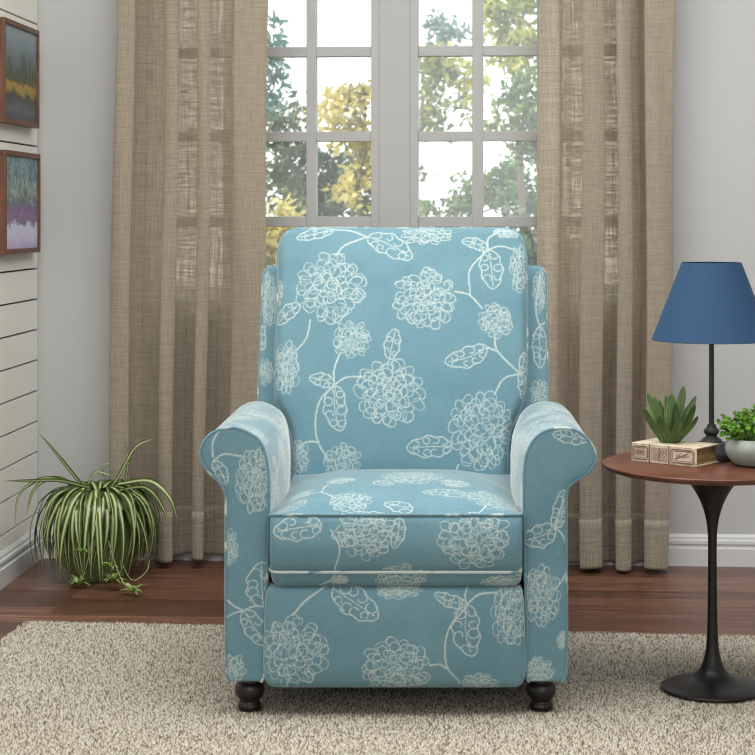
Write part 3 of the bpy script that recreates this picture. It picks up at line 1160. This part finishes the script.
lx, rx = (249.5 - CX) * 3.51 / F, (541.5 - CX) * 3.51 / F
leg(lx, 3.515)
leg(rx, 3.515)
leg(lx + .02, 3.93)
leg(rx - .02, 3.93)

# -------------------------------------------------------------------- table
TX, TY, TZ = (712.4 - CX) * 3.66 / F, 3.66, .483
tab = thing('side_table', 'round brown wood side table on a black tulip pedestal', 'side table', (TX, TY, .012))
mb = MB()
mb.lathe([(0, TZ - .017), (.17, TZ - .017), (.212, TZ - .0145), (.226, TZ - .010), (.2295, TZ - .006), (.2300, TZ - .002), (.229, TZ - .0005), (.2275, TZ), (0, TZ)], TX, TY, 128)
autosmooth(mb.build('table_top', M['walnut'], tab, smooth=True), 35)
mb = MB()
P = crv([(.107, .012), (.108, .015), (.105, .0185), (.09, .0235), (.066, .029), (.045, .037), (.028, .052), (.018, .075), (.013, .105), (.0105, .16), (.0092, .26), (.0092, .32),
         (.0112, .350), (.0165, .378), (.026, .405), (.040, .430), (.054, .448), (.070, .461), (.076, .465)], 110)
mb.lathe(np.vstack([[(0, .012)], P, [(.076, TZ - .0172), (0, TZ - .0172)]]), TX, TY, 64)
autosmooth(mb.build('pedestal', M['black_metal'], tab, smooth=True), 50)
FEET.append((TX, TY, .106))

# --------------------------------------------------------------------- lamp
LX, LY = (711.5 - CX) * 3.74 / F, 3.74
lamp = thing('table_lamp', 'black table lamp with a blue tapered shade on the side table', 'lamp', (LX, LY, TZ))
mb = MB()
P = [(0, 0), (.061, 0), (.062, .003), (.062, .012), (.060, .015), (.056, .018), (.051, .023), (.044, .029), (.035, .033), (.026, .0345), (.0225, .036), (.022, .0385), (.0178, .042), (.0125, .0455),
     (.0115, .048), (.0138, .051), (.0165, .0545), (.0168, .058), (.014, .062), (.0102, .066), (.0092, .068), (.0098, .0705), (.0062, .073), (0, .073)]
P = np.array(P) + (0, TZ + .0003)
mb.lathe(P, LX, LY, 48)
mb.build('lamp_base', M['lamp_black'], lamp, smooth=True)
mb = MB()
mb.lathe([(0, TZ + .072), (.0058, TZ + .072), (.0053, TZ + .255), (.0095, TZ + .257), (.0095, TZ + .266), (.006, TZ + .268), (.006, TZ + .30), (0, TZ + .30)], LX, LY, 24)
autosmooth(mb.build('pole', M['lamp_black'], lamp, smooth=True), 30)
mb = MB()
P = crv([(.012, TZ + .299), (.014, TZ + .31), (.024, TZ + .34), (.026, TZ + .36), (.016, TZ + .385), (.002, TZ + .392)], 24)
mb.lathe(P, LX, LY, 24)
mb.build('bulb', M['bulb'], lamp, smooth=True)
sb, st_ = H - (340 - CY) * LY / F, H - (262.5 - CY) * LY / F
rb, rt = 59.3 * LY / F, 29.8 * LY / F


def shade(r0, z0, r1, z1, t=.0016):
    mb = MB()
    a = np.linspace(0, 2 * math.pi, 96, endpoint=False)
    rings = [(r0, z0), (r0 + .0008, z0 + .001), (r0 + (r1 - r0) * .05 + .0006, z0 + (z1 - z0) * .05), (r1 + .0006, z1 - .002), (r1, z1), (r1 - t, z1), (r0 - t, z0)]
    V = np.array([[[LX + r * math.cos(q), LY + r * math.sin(q), z] for q in a] for r, z in rings])
    mb.add(V.reshape(-1, 3), [grid_faces(len(rings), 96, wrap_c=True, wrap_r=True)])
    return mb


autosmooth(shade(rb, sb, rt, st_).build('lamp_shade', M['shade'], lamp, smooth=True), 40)
mb = MB()
for k in range(3):
    a = k * 2 * math.pi / 3 + .3
    mb.tube([(LX + .006 * math.cos(a), LY + .006 * math.sin(a), st_ - .02), (LX + (rt - .001) * math.cos(a), LY + (rt - .001) * math.sin(a), st_ - .004)], .001, 6)
mb.tube([(LX, LY, TZ + .39), (LX, LY, st_ - .012)], .004, 10)
mb.build('shade_spider', M['lamp_black'], lamp)

# --------------------------------------------------------------------- book
BFL, BFR, BBL = np.array([.402, 3.693]), np.array([.525, 3.596]), np.array([.459, 3.769])
bu = (BFR - BFL)
bl = np.linalg.norm(bu)
bu = bu / bl
bv = np.array([-bu[1], bu[0]])
bw = .095
book = thing('antique_book', 'thick old cream book with brown decorated spine on the table', 'book', (BFL[0], BFL[1], TZ))
Mb = Matrix.Translation((BFL[0], BFL[1], TZ + .0004)) @ Matrix(((bu[0], bv[0], 0, 0), (bu[1], bv[1], 0, 0), (0, 0, 1, 0), (0, 0, 0, 1)))
mb = MB()
mb.box(0, bl, 0, bw, 0, .0028, Mb)
mb.box(0, bl, 0, bw, .0362, .039, Mb)
mb.box(0, bl, 0, .003, .0028, .0362, Mb)
cov = mb.build('cover', M['book'], book, bevel=.0008)
for xx in (.044, .091):
    mb = MB()
    mb.box(xx - .0014, xx + .0014, -.0012, .001, .0005, .0385, Mb)
    mb.build('spine_band', M['ornament'], cov, bevel=.0005)
mb = MB()
mb.box(.004, bl - .005, .003, bw - .004, .0028, .0362, Mb)
mb.build('page_block', M['pages'], book)
mb = MB()


def ornl(pts, r=.0007):
    P = np.array([list(Mb @ Vector((a, -.0001, b))) for a, b in pts])
    mb.tube(P, r, 5)


def orect(x0, x1, z0, z1, r=.0007):
    c = .003
    ornl([(x0 + c, z0), (x1 - c, z0), (x1, z0 + c), (x1, z1 - c), (x1 - c, z1), (x0 + c, z1), (x0, z1 - c), (x0, z0 + c), (x0 + c, z0)], r)


def oring(cx_, cz_, a_, b_, r=.0007, n=18):
    ornl([(cx_ + a_ * math.cos(q), cz_ + b_ * math.sin(q)) for q in np.linspace(0, 2 * math.pi, n)], r)


orect(.004, .040, .006, .033, .0014)
orect(.0075, .0365, .0095, .0295)
for xx in (.014, .021, .029):
    oring(xx, .0195, .0038, .006)
    oring(xx, .0195, .0016, .003)
for xx in (.056, .064, .072, .080):
    for zz in (.010, .0195, .029):
        oring(xx, zz, .003, .0038)
ornl([(.050, .006), (.050, .033)])
ornl([(.086, .006), (.086, .033)])
ornl([(.068, .006), (.066, .014), (.070, .022), (.068, .033)], .001)
orect(.096, bl - .006, .006, .033, .0014)
orect(.1, bl - .010, .0095, .0295)
ornl([(.106, .013), (.122, .020), (.136, .026)], .0012)
ornl([(.112, .020), (.128, .018), (.140, .0215)])
ornl([(.108, .017), (.120, .026)])
mb.build('spine_ornament', M['ornament'], cov)

# ---------------------------------------------------------------- succulent
SX, SY, SZ = (670 - CX) * 3.69 / F, 3.69, TZ + .0395
suc = thing('succulent', 'green aloe-like succulent rosette standing on the old book', 'plant', (SX, SY, SZ))


def blade(mb, P, w, th, curl=.25, n=7, side=None):
    """thick tapering leaf along P; w = half widths"""
    P = np.asarray(P, float)
    T = np.gradient(P, axis=0)
    T /= np.linalg.norm(T, axis=1)[:, None]
    m = len(P)
    V, U = [], []
    for i in range(m):
        s = side - T[i] * np.dot(side, T[i])
        s /= np.linalg.norm(s) + 1e-9
        nn = np.cross(s, T[i])
        for a in np.linspace(-1, 1, n):
            V.append(P[i] + s * w[i] * a + nn * (curl * w[i] * a * a + th[i] * (1 - a * a)))
            U.append(((a + 1) / 2, i / (m - 1)))
        for a in np.linspace(1, -1, n)[1:-1]:
            V.append(P[i] + s * w[i] * a + nn * (curl * w[i] * a * a - th[i] * (1 - a * a)))
            U.append(((a + 1) / 2, i / (m - 1)))
    k = 2 * n - 2
    mb.add(V, [grid_faces(m, k, wrap_c=True), np.arange(k)[::-1], (m - 1) * k + np.arange(k)], U)


mb = MB()
tips = [(643, 407, -.01, 3.6), (647, 392, .02, 3.7), (654, 396, .03, 3.2), (666, 395, .035, 2.8), (672, 393, .005, 4.6), (684, 386, .02, 4.2), (696, 396, .02, 3.4), (695, 404, -.01, 4.0),
        (698, 416, -.025, 3.2), (660, 415, -.04, 4.4), (680, 417, -.045, 4.4), (659, 400, .035, 3.0), (690, 404, .035, 3), (650, 402, .04, 3), (675, 402, -.012, 4.2)]
for (tx, ty, dd, hw2) in tips:
    tip = W(tx, ty, SY + dd)
    base = np.array([SX, SY, SZ])
    d2 = np.array([tip[0] - SX, tip[1] - SY])
    n2 = np.linalg.norm(d2) + 1e-6
    b0 = base + np.array([d2[0] / n2 * .009, d2[1] / n2 * .009, .001])
    mid1 = base + np.array([d2[0] * .42, d2[1] * .42, (tip[2] - SZ) * .30])
    mid2 = base + np.array([d2[0] * .74, d2[1] * .74, (tip[2] - SZ) * .66])
    P = crv([b0, mid1, mid2, tip], 18)
    tt_ = np.linspace(0, 1, 18)
    w = 1.12 * hw2 * 3.69 / F * np.interp(tt_, [0, .3, .55, .8, .93, 1], [1.15, 1.1, 1.1, .92, .6, .1])
    th = np.interp(tt_, [0, .5, 1], [.0032, .0022, .0004])
    sd = np.array([-d2[1] / n2, d2[0] / n2, 0])
    if abs(sd[0]) < .75:
        sd = sd * .5 + np.array([math.copysign(1, sd[0] if abs(sd[0]) > .01 else 1), 0, 0])
        sd /= np.linalg.norm(sd)
    blade(mb, P, w, th, -.3 if sd[0] < 0 else .3, 7, sd)
mb.build('leaves', M['succulent'], suc, smooth=True, uv=True)
mb = MB()
mb.lathe([(0, 0), (.012, 0), (.014, .003), (.013, .008), (0, .010)] + np.array([0, SZ]), SX, SY, 24)
mb.build('leaf_base', M['succulent'], suc, smooth=True)

# ----------------------------------------------------------- bowl of leaves
HX, HY = (754.5 - CX) * 3.63 / F, 3.63
herb = thing('potted_plant', 'small leafy bright green plant in a grey ceramic bowl on the table', 'potted plant', (HX, HY, TZ))
mb = MB()
P = crv([(.034, .0005), (.044, .005), (.055, .017), (.0605, .031), (.060, .042), (.055, .051), (.0495, .0555), (.047, .0555), (.0455, .053), (.047, .046)], 60)
P = np.vstack([[(0, .0005)], P, [(0, .046)]]) + np.array([0, TZ])
mb.lathe(P, HX, HY, 64)
mb.build('bowl', M['bowl'], herb, smooth=True)
mb = MB()
mb.lathe(np.array([(0, .0462), (.046, .0462), (.046, .049), (0, .051)]) + np.array([0, TZ]), HX, HY, 32)
mb.build('soil', M['soil'], herb)
ml, ms = MB(), MB()
r = random.Random(5)
for k in range(74):
    a = r.uniform(0, 2 * math.pi)
    el = math.acos(r.uniform(.05, 1))
    Ls = r.uniform(.055, .08) * (1.0 - .28 * (el / 1.57))
    d = np.array([math.sin(el) * math.cos(a), math.sin(el) * math.sin(a), math.cos(el)])
    b0 = np.array([HX + d[0] * .02, HY + d[1] * .02, TZ + .048])
    e0 = b0 + d * Ls + np.array([0, 0, .006])
    m0 = (b0 + e0) / 2 + np.array([0, 0, .006])
    P = crv([b0, m0, e0], 8)
    ms.tube(P, .0007, 4)
    for j in range(3, 8):
        for q in range(3 if j < 7 else 5):
            c = P[j]
            ang = r.uniform(0, 6.28)
            dr = np.array([math.cos(ang), math.sin(ang), r.uniform(-.1, .9)])
            dr /= np.linalg.norm(dr)
            sd = np.cross(dr, [r.uniform(-1, 1), r.uniform(-1, 1), r.uniform(-1, 1)])
            sd /= np.linalg.norm(sd) + 1e-9
            l_ = r.uniform(.0075, .0115)
            w_ = l_ * .38
            nn = np.cross(dr, sd)
            V = [c, c + dr * l_ * .35 + sd * w_ + nn * .0006, c + dr * l_ * .8 + sd * w_ * .8 + nn * .0006, c + dr * l_, c + dr * l_ * .8 - sd * w_ * .8 + nn * .0006, c + dr * l_ * .35 - sd * w_ + nn * .0006, c + dr * l_ * .55 - nn * .0008]
            ml.add(V, [np.array([[0, 1, 6], [1, 2, 6], [2, 3, 6], [3, 4, 6], [4, 5, 6], [5, 0, 6]])])
ml.build('foliage', M['herb'], herb, smooth=True)
ms.build('stems', M['herb_stem'], herb, smooth=True)

# ------------------------------------------------------------- spider plant
PX_, PY_ = (98 - CX) * 4.84 / F, 4.84
sp = thing('spider_plant', 'spider plant with striped arching leaves in a round green pot', 'potted plant', (PX_, PY_, 0))
mb = MB()
P = crv([(.056, .001), (.070, .006), (.098, .05), (.110, .105), (.104, .155), (.086, .195), (.078, .212), (.082, .222), (.079, .225), (.074, .221), (.073, .212)], 70)
mb.lathe(np.vstack([[(0, .001)], P, [(0, .212)]]), PX_, PY_, 64)
mb.build('pot', M['green_pot'], sp, smooth=True)
mb = MB()
mb.lathe([(0, .2115), (.0728, .2115), (.070, .216), (0, .220)], PX_, PY_, 32)
mb.build('soil', M['soil'], sp)


def ribbon(mb, P, hw3, side, n=5, fold=.35):
    P = np.asarray(P, float)
    T = np.gradient(P, axis=0)
    T /= np.linalg.norm(T, axis=1)[:, None]
    m = len(P)
    V, U = [], []
    for i in range(m):
        s = side - T[i] * np.dot(side, T[i])
        s /= np.linalg.norm(s) + 1e-9
        nn = np.cross(s, T[i])
        if nn[2] < 0 and i < m / 2:
            nn = -nn
        for a in np.linspace(-1, 1, n):
            V.append(P[i] + s * hw3[i] * a + nn * abs(a) * hw3[i] * fold)
            U.append(((a + 1) / 2, i / (m - 1)))
    mb.add(V, [grid_faces(m, n)], U)


def room_for(P):
    """keep the leaf clear of the walls"""
    P = P.copy()
    P[:, 1] = np.minimum(P[:, 1], [wall_y(x) - (.03 if x < -1.0 else .19) for x in P[:, 0]])
    P[:, 0] = np.maximum(P[:, 0], [left_x(y) + .03 for y in P[:, 1]])
    P[:, 2] = np.maximum(P[:, 2], .006)
    return P


mb = MB()
r = random.Random(12)
Z0 = .225
wprof = lambda t: np.interp(t, [0, .15, .5, .8, 1], [.75, 1, .95, .6, .05])
for k in range(150):
    a = r.uniform(0, 2 * math.pi)
    if r.random() < .35:
        a = -math.pi / 2 + r.gauss(0, 1.0)
    reach = r.uniform(.125, .18)
    hh = r.uniform(.05, .10)
    ze = r.choice([.004, .008, .012, .02, .04, .08]) + r.uniform(0, .02)
    d = np.array([math.cos(a), math.sin(a), 0])
    tw = r.uniform(-.3, .3)
    sd = np.array([-d[1], d[0], 0])
    c0 = np.array([PX_, PY_, Z0]) + d * r.uniform(.005, .045)
    B1 = c0 + d * reach * .55 + [0, 0, hh]
    B2 = np.array([PX_, PY_, Z0]) + d * reach * 1.3 + sd * reach * tw * .6 + [0, 0, -.05]
    B3 = np.array([PX_, PY_, 0]) + d * (reach * r.uniform(.66, .98)) + sd * reach * tw + [0, 0, ze]
    t = np.linspace(0, 1, 22)[:, None]
    P = (1 - t) ** 3 * c0 + 3 * t * (1 - t) ** 2 * B1 + 3 * t * t * (1 - t) * B2 + t ** 3 * B3
    w = r.uniform(.0068, .0102) * wprof(t[:, 0])
    ribbon(mb, room_for(P), w, sd)
# the stray leaves that stand out of the mass
for pts, w in (([(82, 486, 4.78), (62, 461, 4.76), (38, 432, 4.74)], .0066), ([(112, 486, 4.8), (120, 474, 4.78), (135, 448, 4.76), (154, 438, 4.76)], .0055),
               ([(126, 480, 4.8), (128, 460, 4.8), (123, 434, 4.8)], .0048), ([(90, 488, 4.75), (60, 481, 4.66), (30, 481, 4.6), (4, 481, 4.55)], .006),
               ([(118, 484, 4.78), (150, 481, 4.72), (170, 498, 4.7), (178, 522, 4.7)], .007), ([(120, 490, 4.78), (146, 488, 4.74), (163, 508, 4.74), (170, 534, 4.74)], .006),
               ([(80, 486, 4.72), (45, 478, 4.66), (20, 494, 4.62), (15, 526, 4.6)], .0045), ([(70, 482, 4.76), (52, 478, 4.72), (34, 490, 4.7), (26, 516, 4.7)], .0055),
               ([(88, 484, 4.8), (96, 472, 4.8), (112, 476, 4.8)], .004), ([(104, 484, 4.86), (103, 466, 4.86), (112, 463, 4.86)], .003)):
    P = crv([W(*p) for p in pts], 24)
    d = P[-1] - P[0]
    sd = np.cross(d, [0, 1, 0])
    sd = sd / np.linalg.norm(sd) + np.array([0, .5, 0])
    ribbon(mb, room_for(P), w * wprof(np.linspace(0, 1, 24)), sd / np.linalg.norm(sd))
mb.build('foliage', M['spider'], sp, smooth=True, uv=True)
for pts in ([(100, 484, 4.8), (96, 520, 4.66), (88, 560, 4.66), (80, 584, 4.69)], [(106, 484, 4.8), (113, 515, 4.66), (112, 560, 4.66), (112, 584, 4.68)],
            [(108, 540, 4.66), (116, 566, 4.65), (124, 584, 4.62), (134, 594, 4.6)], [(120, 560, 4.72), (132, 580, 4.72), (146, 572, 4.74), (150, 560, 4.76)]):
    m1 = MB()
    P = room_for(crv([W(*p) for p in pts], 24))
    m1.tube(P, .0011, 6)
    m1.build('runner', M['runner'], sp, smooth=True)
for (px, py, D, n, L_) in ((79, 585, 4.69, 13, .038), (112, 582, 4.67, 14, .036), (111, 568, 4.66, 9, .026), (133, 593, 4.6, 11, .04), (82, 553, 4.66, 7, .022)):
    m1 = MB()
    c = W(px, py, D)
    c[2] = max(c[2], .010)
    for k in range(n):
        a = r.uniform(0, 6.28)
        d = np.array([math.cos(a), math.sin(a) * .8, r.uniform(0, .7)])
        d /= np.linalg.norm(d)
        l_ = L_ * r.uniform(.7, 1.35)
        P = crv([c, c + d * l_ * .5 + [0, 0, .006], c + d * l_ - [0, 0, .002]], 9)
        P = room_for(P)
        sd = np.cross(d, [0, 0, 1])
        ribbon(m1, P, .0062 * np.interp(np.linspace(0, 1, 9), [0, .4, 1], [.5, 1, .05]), sd / np.linalg.norm(sd), 3)
    m1.build('plantlet', M['plantlet'], sp, smooth=True)

# ------------------------------------------------------------------ outside
o = MB()
o.box(-14, 14, 5.5, 40, -.65, -.6)
g = o.build('ground', M['grass'])
g['kind'] = 'structure'
LV = {
    'blue': mk_leaf('tree_leaf_blue', srgb(74, 100, 92), srgb(112, 140, 130), srgb(156, 178, 168), .4, 2),
    'gold': mk_leaf('tree_leaf_gold', srgb(116, 112, 66), srgb(186, 170, 98), srgb(240, 222, 144), .5, 2),
    'lime': mk_leaf('tree_leaf_lime', srgb(98, 112, 56), srgb(156, 160, 80), srgb(214, 206, 116), .5, 2),
    'mid': mk_leaf('tree_leaf_mid', srgb(58, 80, 44), srgb(98, 120, 64), srgb(158, 166, 90), .4, 2),
    'dark': mk_leaf('tree_leaf_dark', srgb(58, 72, 52), srgb(92, 104, 74), srgb(146, 146, 98), .35, 2),
}


def tree(name, label, cat, D, base, clumps, col, seed, size=.04, group=None):
    """clumps: (px, py, rx, ry, number of leaves) as they show through the window, at distance D"""
    r = np.random.default_rng(seed)
    bp = W(base, CY, D)
    bp[2] = -.6
    root = thing(name, label, cat, tuple(bp), group)
    V, Fc, k = [], [], 0
    mt = MB()
    trunk_top = None
    cs = [W(c[0], c[1], D) for c in clumps]
    tt_ = np.mean(cs, 0)
    tt_ = np.array([bp[0] * .6 + tt_[0] * .4, D, max(.2, tt_[2] - .35)])
    mt.tube(crv([bp, (bp + tt_) / 2 + [.04, 0, 0], tt_], 12), np.linspace(.045, .018, 12), 8)
    for c, w in zip(clumps, cs):
        rx, ry = c[2] * D / F, c[3] * D / F
        dd = (rx + ry) * .45
        mt.tube(crv([tt_, (tt_ + w) / 2 + r.normal(0, .05, 3), w], 8), np.linspace(.013, .004, 8), 5)
        for _ in range(4):
            q = w + r.normal(0, .5, 3) * (rx, dd, ry)
            mt.tube([w, (w + q) / 2 + r.normal(0, .02, 3), q], [.007, .005, .002], 4)
        n = int(c[4] * (.7 if col in ('gold', 'lime', 'mid') else .8))
        # leaves gather in little sprays
        ns = max(3, n // 13)
        sc_ = r.normal(0, .48, (ns, 3)) * (rx, dd, ry) + w
        ce_ = sc_[r.integers(0, ns, n)] + r.normal(0, .045, (n, 3))
        for p in ce_:
            a = r.normal(0, 1, 3)
            a /= np.linalg.norm(a)
            b = np.cross(a, r.normal(0, 1, 3))
            b /= np.linalg.norm(b)
            s = size * r.uniform(.6, 1.3)
            nn = np.cross(a, b)
            V += [p - a * s, p + b * s * .45 + nn * s * .1, p + a * s, p - b * s * .45 + nn * s * .1]
            Fc.append((k, k + 1, k + 2, k + 3))
            k += 4
    fast_mesh('foliage', V, [np.array(Fc)], LV[col], root, False)
    mt.build('trunk', M['bark'], root, smooth=True)


GT = 'trees seen through the window'
tree('garden_tree', 'blue-green tree at the left edge of the left window sash', 'tree', 13, 240, [(268, 40, 12, 14, 90), (276, 66, 14, 14, 120), (266, 82, 16, 12, 130), (262, 10, 14, 14, 90), (270, 105, 18, 10, 120)], 'blue', 1, group=GT)
tree('garden_tree', 'dense grey-green tree filling the lower panes left of the mullion', 'tree', 14, 292, [(284, 118, 26, 16, 360), (290, 150, 30, 18, 520), (282, 180, 30, 20, 560), (300, 205, 40, 16, 500), (330, 190, 34, 24, 520), (335, 160, 26, 16, 380), (318, 200, 26, 16, 500), (352, 206, 24, 12, 360), (350, 178, 20, 14, 260)], 'dark', 2, group=GT)
tree('garden_tree', 'golden autumn tree in the panes just left of the mullion', 'tree', 12.5, 362, [(345, 104, 24, 14, 260), (365, 92, 16, 14, 170), (352, 130, 26, 16, 330), (362, 165, 18, 26, 340), (335, 118, 12, 12, 110), (345, 190, 24, 16, 160)], 'gold', 3, group=GT)
tree('garden_bush', 'bright yellow bush low in the left window, above the chair', 'bush', 10.5, 272, [(272, 235, 16, 14, 300), (286, 250, 14, 16, 260), (262, 262, 14, 14, 180), (284, 216, 12, 8, 90), (275, 280, 22, 16, 200)], 'gold', 4, .04, group=GT)
tree('garden_tree', 'small blue-green treetop in the upper pane right of the mullion', 'tree', 15, 398, [(442, 22, 12, 8, 100), (452, 34, 18, 8, 160), (440, 40, 14, 6, 80)], 'blue', 5, group=GT)
tree('garden_tree', 'pale yellow-green tree in the middle panes right of the mullion', 'tree', 12.5, 392, [(432, 66, 18, 10, 170), (450, 78, 20, 16, 260), (430, 100, 18, 16, 200), (432, 122, 18, 10, 180), (466, 96, 16, 26, 240), (440, 60, 26, 8, 120)], 'lime', 6, group=GT)
tree('garden_tree', 'yellow-green tree crown at the top right of the window', 'tree', 13, 520, [(500, 8, 22, 18, 380), (524, 14, 20, 24, 420), (505, 38, 22, 10, 260), (530, 42, 14, 12, 190), (494, 60, 14, 8, 80), (515, 62, 20, 8, 160)], 'lime', 7, group=GT)
tree('garden_tree', 'leafy green tree at the right edge behind the right curtain', 'tree', 12, 575, [(524, 90, 18, 14, 260), (532, 112, 18, 16, 330), (512, 96, 14, 8, 120), (530, 148, 18, 10, 220), (516, 122, 14, 8, 100), (546, 130, 20, 40, 400), (490, 124, 9, 6, 60)], 'mid', 8, group=GT)
tree('garden_tree', 'rounded green shrubbery low in the right window panes', 'tree', 14, 398, [(512, 176, 26, 14, 420), (495, 194, 34, 16, 620), (462, 202, 22, 12, 280), (524, 200, 26, 18, 560), (478, 178, 12, 9, 90), (440, 212, 26, 7, 160)], 'mid', 9, group=GT)
tree('garden_bush', 'dull grey-green hedge at the foot of the right window', 'bush', 11, 505, [(500, 250, 26, 18, 500), (530, 245, 26, 18, 500), (470, 256, 30, 18, 500), (440, 262, 30, 18, 500), (550, 270, 30, 24, 500)], 'dark', 10, .05, group=GT)
tree('garden_tree', 'dark sparse twigs at the low left of the right window', 'tree', 16, 400, [(424, 205, 8, 8, 60), (420, 170, 6, 10, 30)], 'dark', 12, .04, group=GT)

# ----------------------------------------------------------------- rug pile
st = .0049
na, nb = int(RW / st), int(RD / st)
A, B = np.meshgrid(np.arange(na) * st, np.arange(nb) * st)
A = A.ravel() + RNG.uniform(-.0022, .0022, A.size)
B = B.ravel() + RNG.uniform(-.0022, .0022, B.size)
PXY = R0 + A[:, None] * ex + B[:, None] * ey
keep = np.ones(len(PXY), bool)
for fx, fy, fr in FEET:
    keep &= np.hypot(PXY[:, 0] - fx, PXY[:, 1] - fy) > fr + .003
PXY = PXY[keep]
n = len(PXY)
hgt = RNG.uniform(.003, .0075, n)
lean = RNG.normal(0, .0026, (n, 2))
ang = RNG.uniform(0, 6.28, n)
rad_ = RNG.uniform(.0024, .0038, n)
V = np.zeros((n, 5, 3))
for k in range(4):
    a = ang + k * math.pi / 2
    V[:, k, 0] = PXY[:, 0] + rad_ * np.cos(a)
    V[:, k, 1] = PXY[:, 1] + rad_ * np.sin(a)
    V[:, k, 2] = .0065
V[:, 4, 0] = PXY[:, 0] + lean[:, 0]
V[:, 4, 1] = PXY[:, 1] + lean[:, 1]
V[:, 4, 2] = .0075 + hgt
b = (np.arange(n) * 5)[:, None]
tr = np.concatenate([b + np.array([[k, (k + 1) % 4, 4]]) for k in range(4)])
shade_ = np.repeat(RNG.uniform(0, 1, n), 5)
pile = fast_mesh('pile', V.reshape(-1, 3), [tr], M['rug'], rug, True, pattern=shade_)
pile['kind'] = 'stuff'

# ------------------------------------------------------------------- lights
def area(name, loc, rot, sx, sy, power, col=(1, 1, 1)):
    l = bpy.data.lights.new(name, 'AREA')
    l.shape = 'RECTANGLE'
    l.size, l.size_y = sx, sy
    l.energy = power
    l.color = col
    ob = bpy.data.objects.new(name, l)
    C.objects.link(ob)
    ob.location = loc
    ob.rotation_euler = rot
    return ob


area('ceiling_light', (0.1, 3.1, ZC - .02), (0, 0, 0), 2.4, 2.0, 88, (1, .995, .985))
area('front_fill_light', (.6, YF + .05, 1.35), (math.radians(90), 0, 0), 3.4, 2.2, 46, (1, 1, 1))  # added fill behind the camera, brightens everything that faces it
sun = bpy.data.lights.new('sun', 'SUN')
sun.energy = 5.5
sun.angle = math.radians(3)
sun.color = (1, .94, .82)
so = bpy.data.objects.new('sun', sun)
C.objects.link(so)
so.rotation_euler = (math.radians(48), 0, math.radians(-62))

w = bpy.data.worlds.new('sky')
bpy.context.scene.world = w
w.use_nodes = True
nt = w.node_tree
bg = nt.nodes['Background']
tc = nt.nodes.new('ShaderNodeTexCoord')
sx = nt.nodes.new('ShaderNodeSeparateXYZ')
nt.links.new(tc.outputs['Generated'], sx.inputs[0])
rp = nt.nodes.new('ShaderNodeValToRGB')
rp.color_ramp.elements[0].position = .0
rp.color_ramp.elements[0].color = (1, 1, .98, 1)
rp.color_ramp.elements[1].position = .6
rp.color_ramp.elements[1].color = (.75, .88, 1, 1)
nt.links.new(sx.outputs[2], rp.inputs[0])
nt.links.new(rp.outputs[0], bg.inputs[0])
bg.inputs[1].default_value = 2.2

# ------------------------------------------------------------------- camera
cam = bpy.data.cameras.new('camera')
co = bpy.data.objects.new('camera', cam)
C.objects.link(co)
co.location = (0, 0, H)
co.rotation_euler = (math.radians(90), 0, 0)
cam.sensor_width = 36
cam.lens = F / 755 * 36
cam.shift_x = (377.5 - CX) / 755
cam.shift_y = -(377.5 - CY) / 755
cam.clip_start = .05
cam.dof.use_dof = True
cam.dof.focus_distance = 4.0
cam.dof.aperture_fstop = 12
sc = bpy.context.scene
sc.camera = co
sc.view_settings.view_transform = 'Standard'
sc.view_settings.look = 'None'
sc.view_settings.exposure = 0.0
sc.view_settings.gamma = 1.0
sc.cycles.use_denoising = True
sc.cycles.filter_width = 1.15
sc.cycles.max_bounces = 10
sc.cycles.transparent_max_bounces = 16
sc.cycles.sample_clamp_indirect = 6
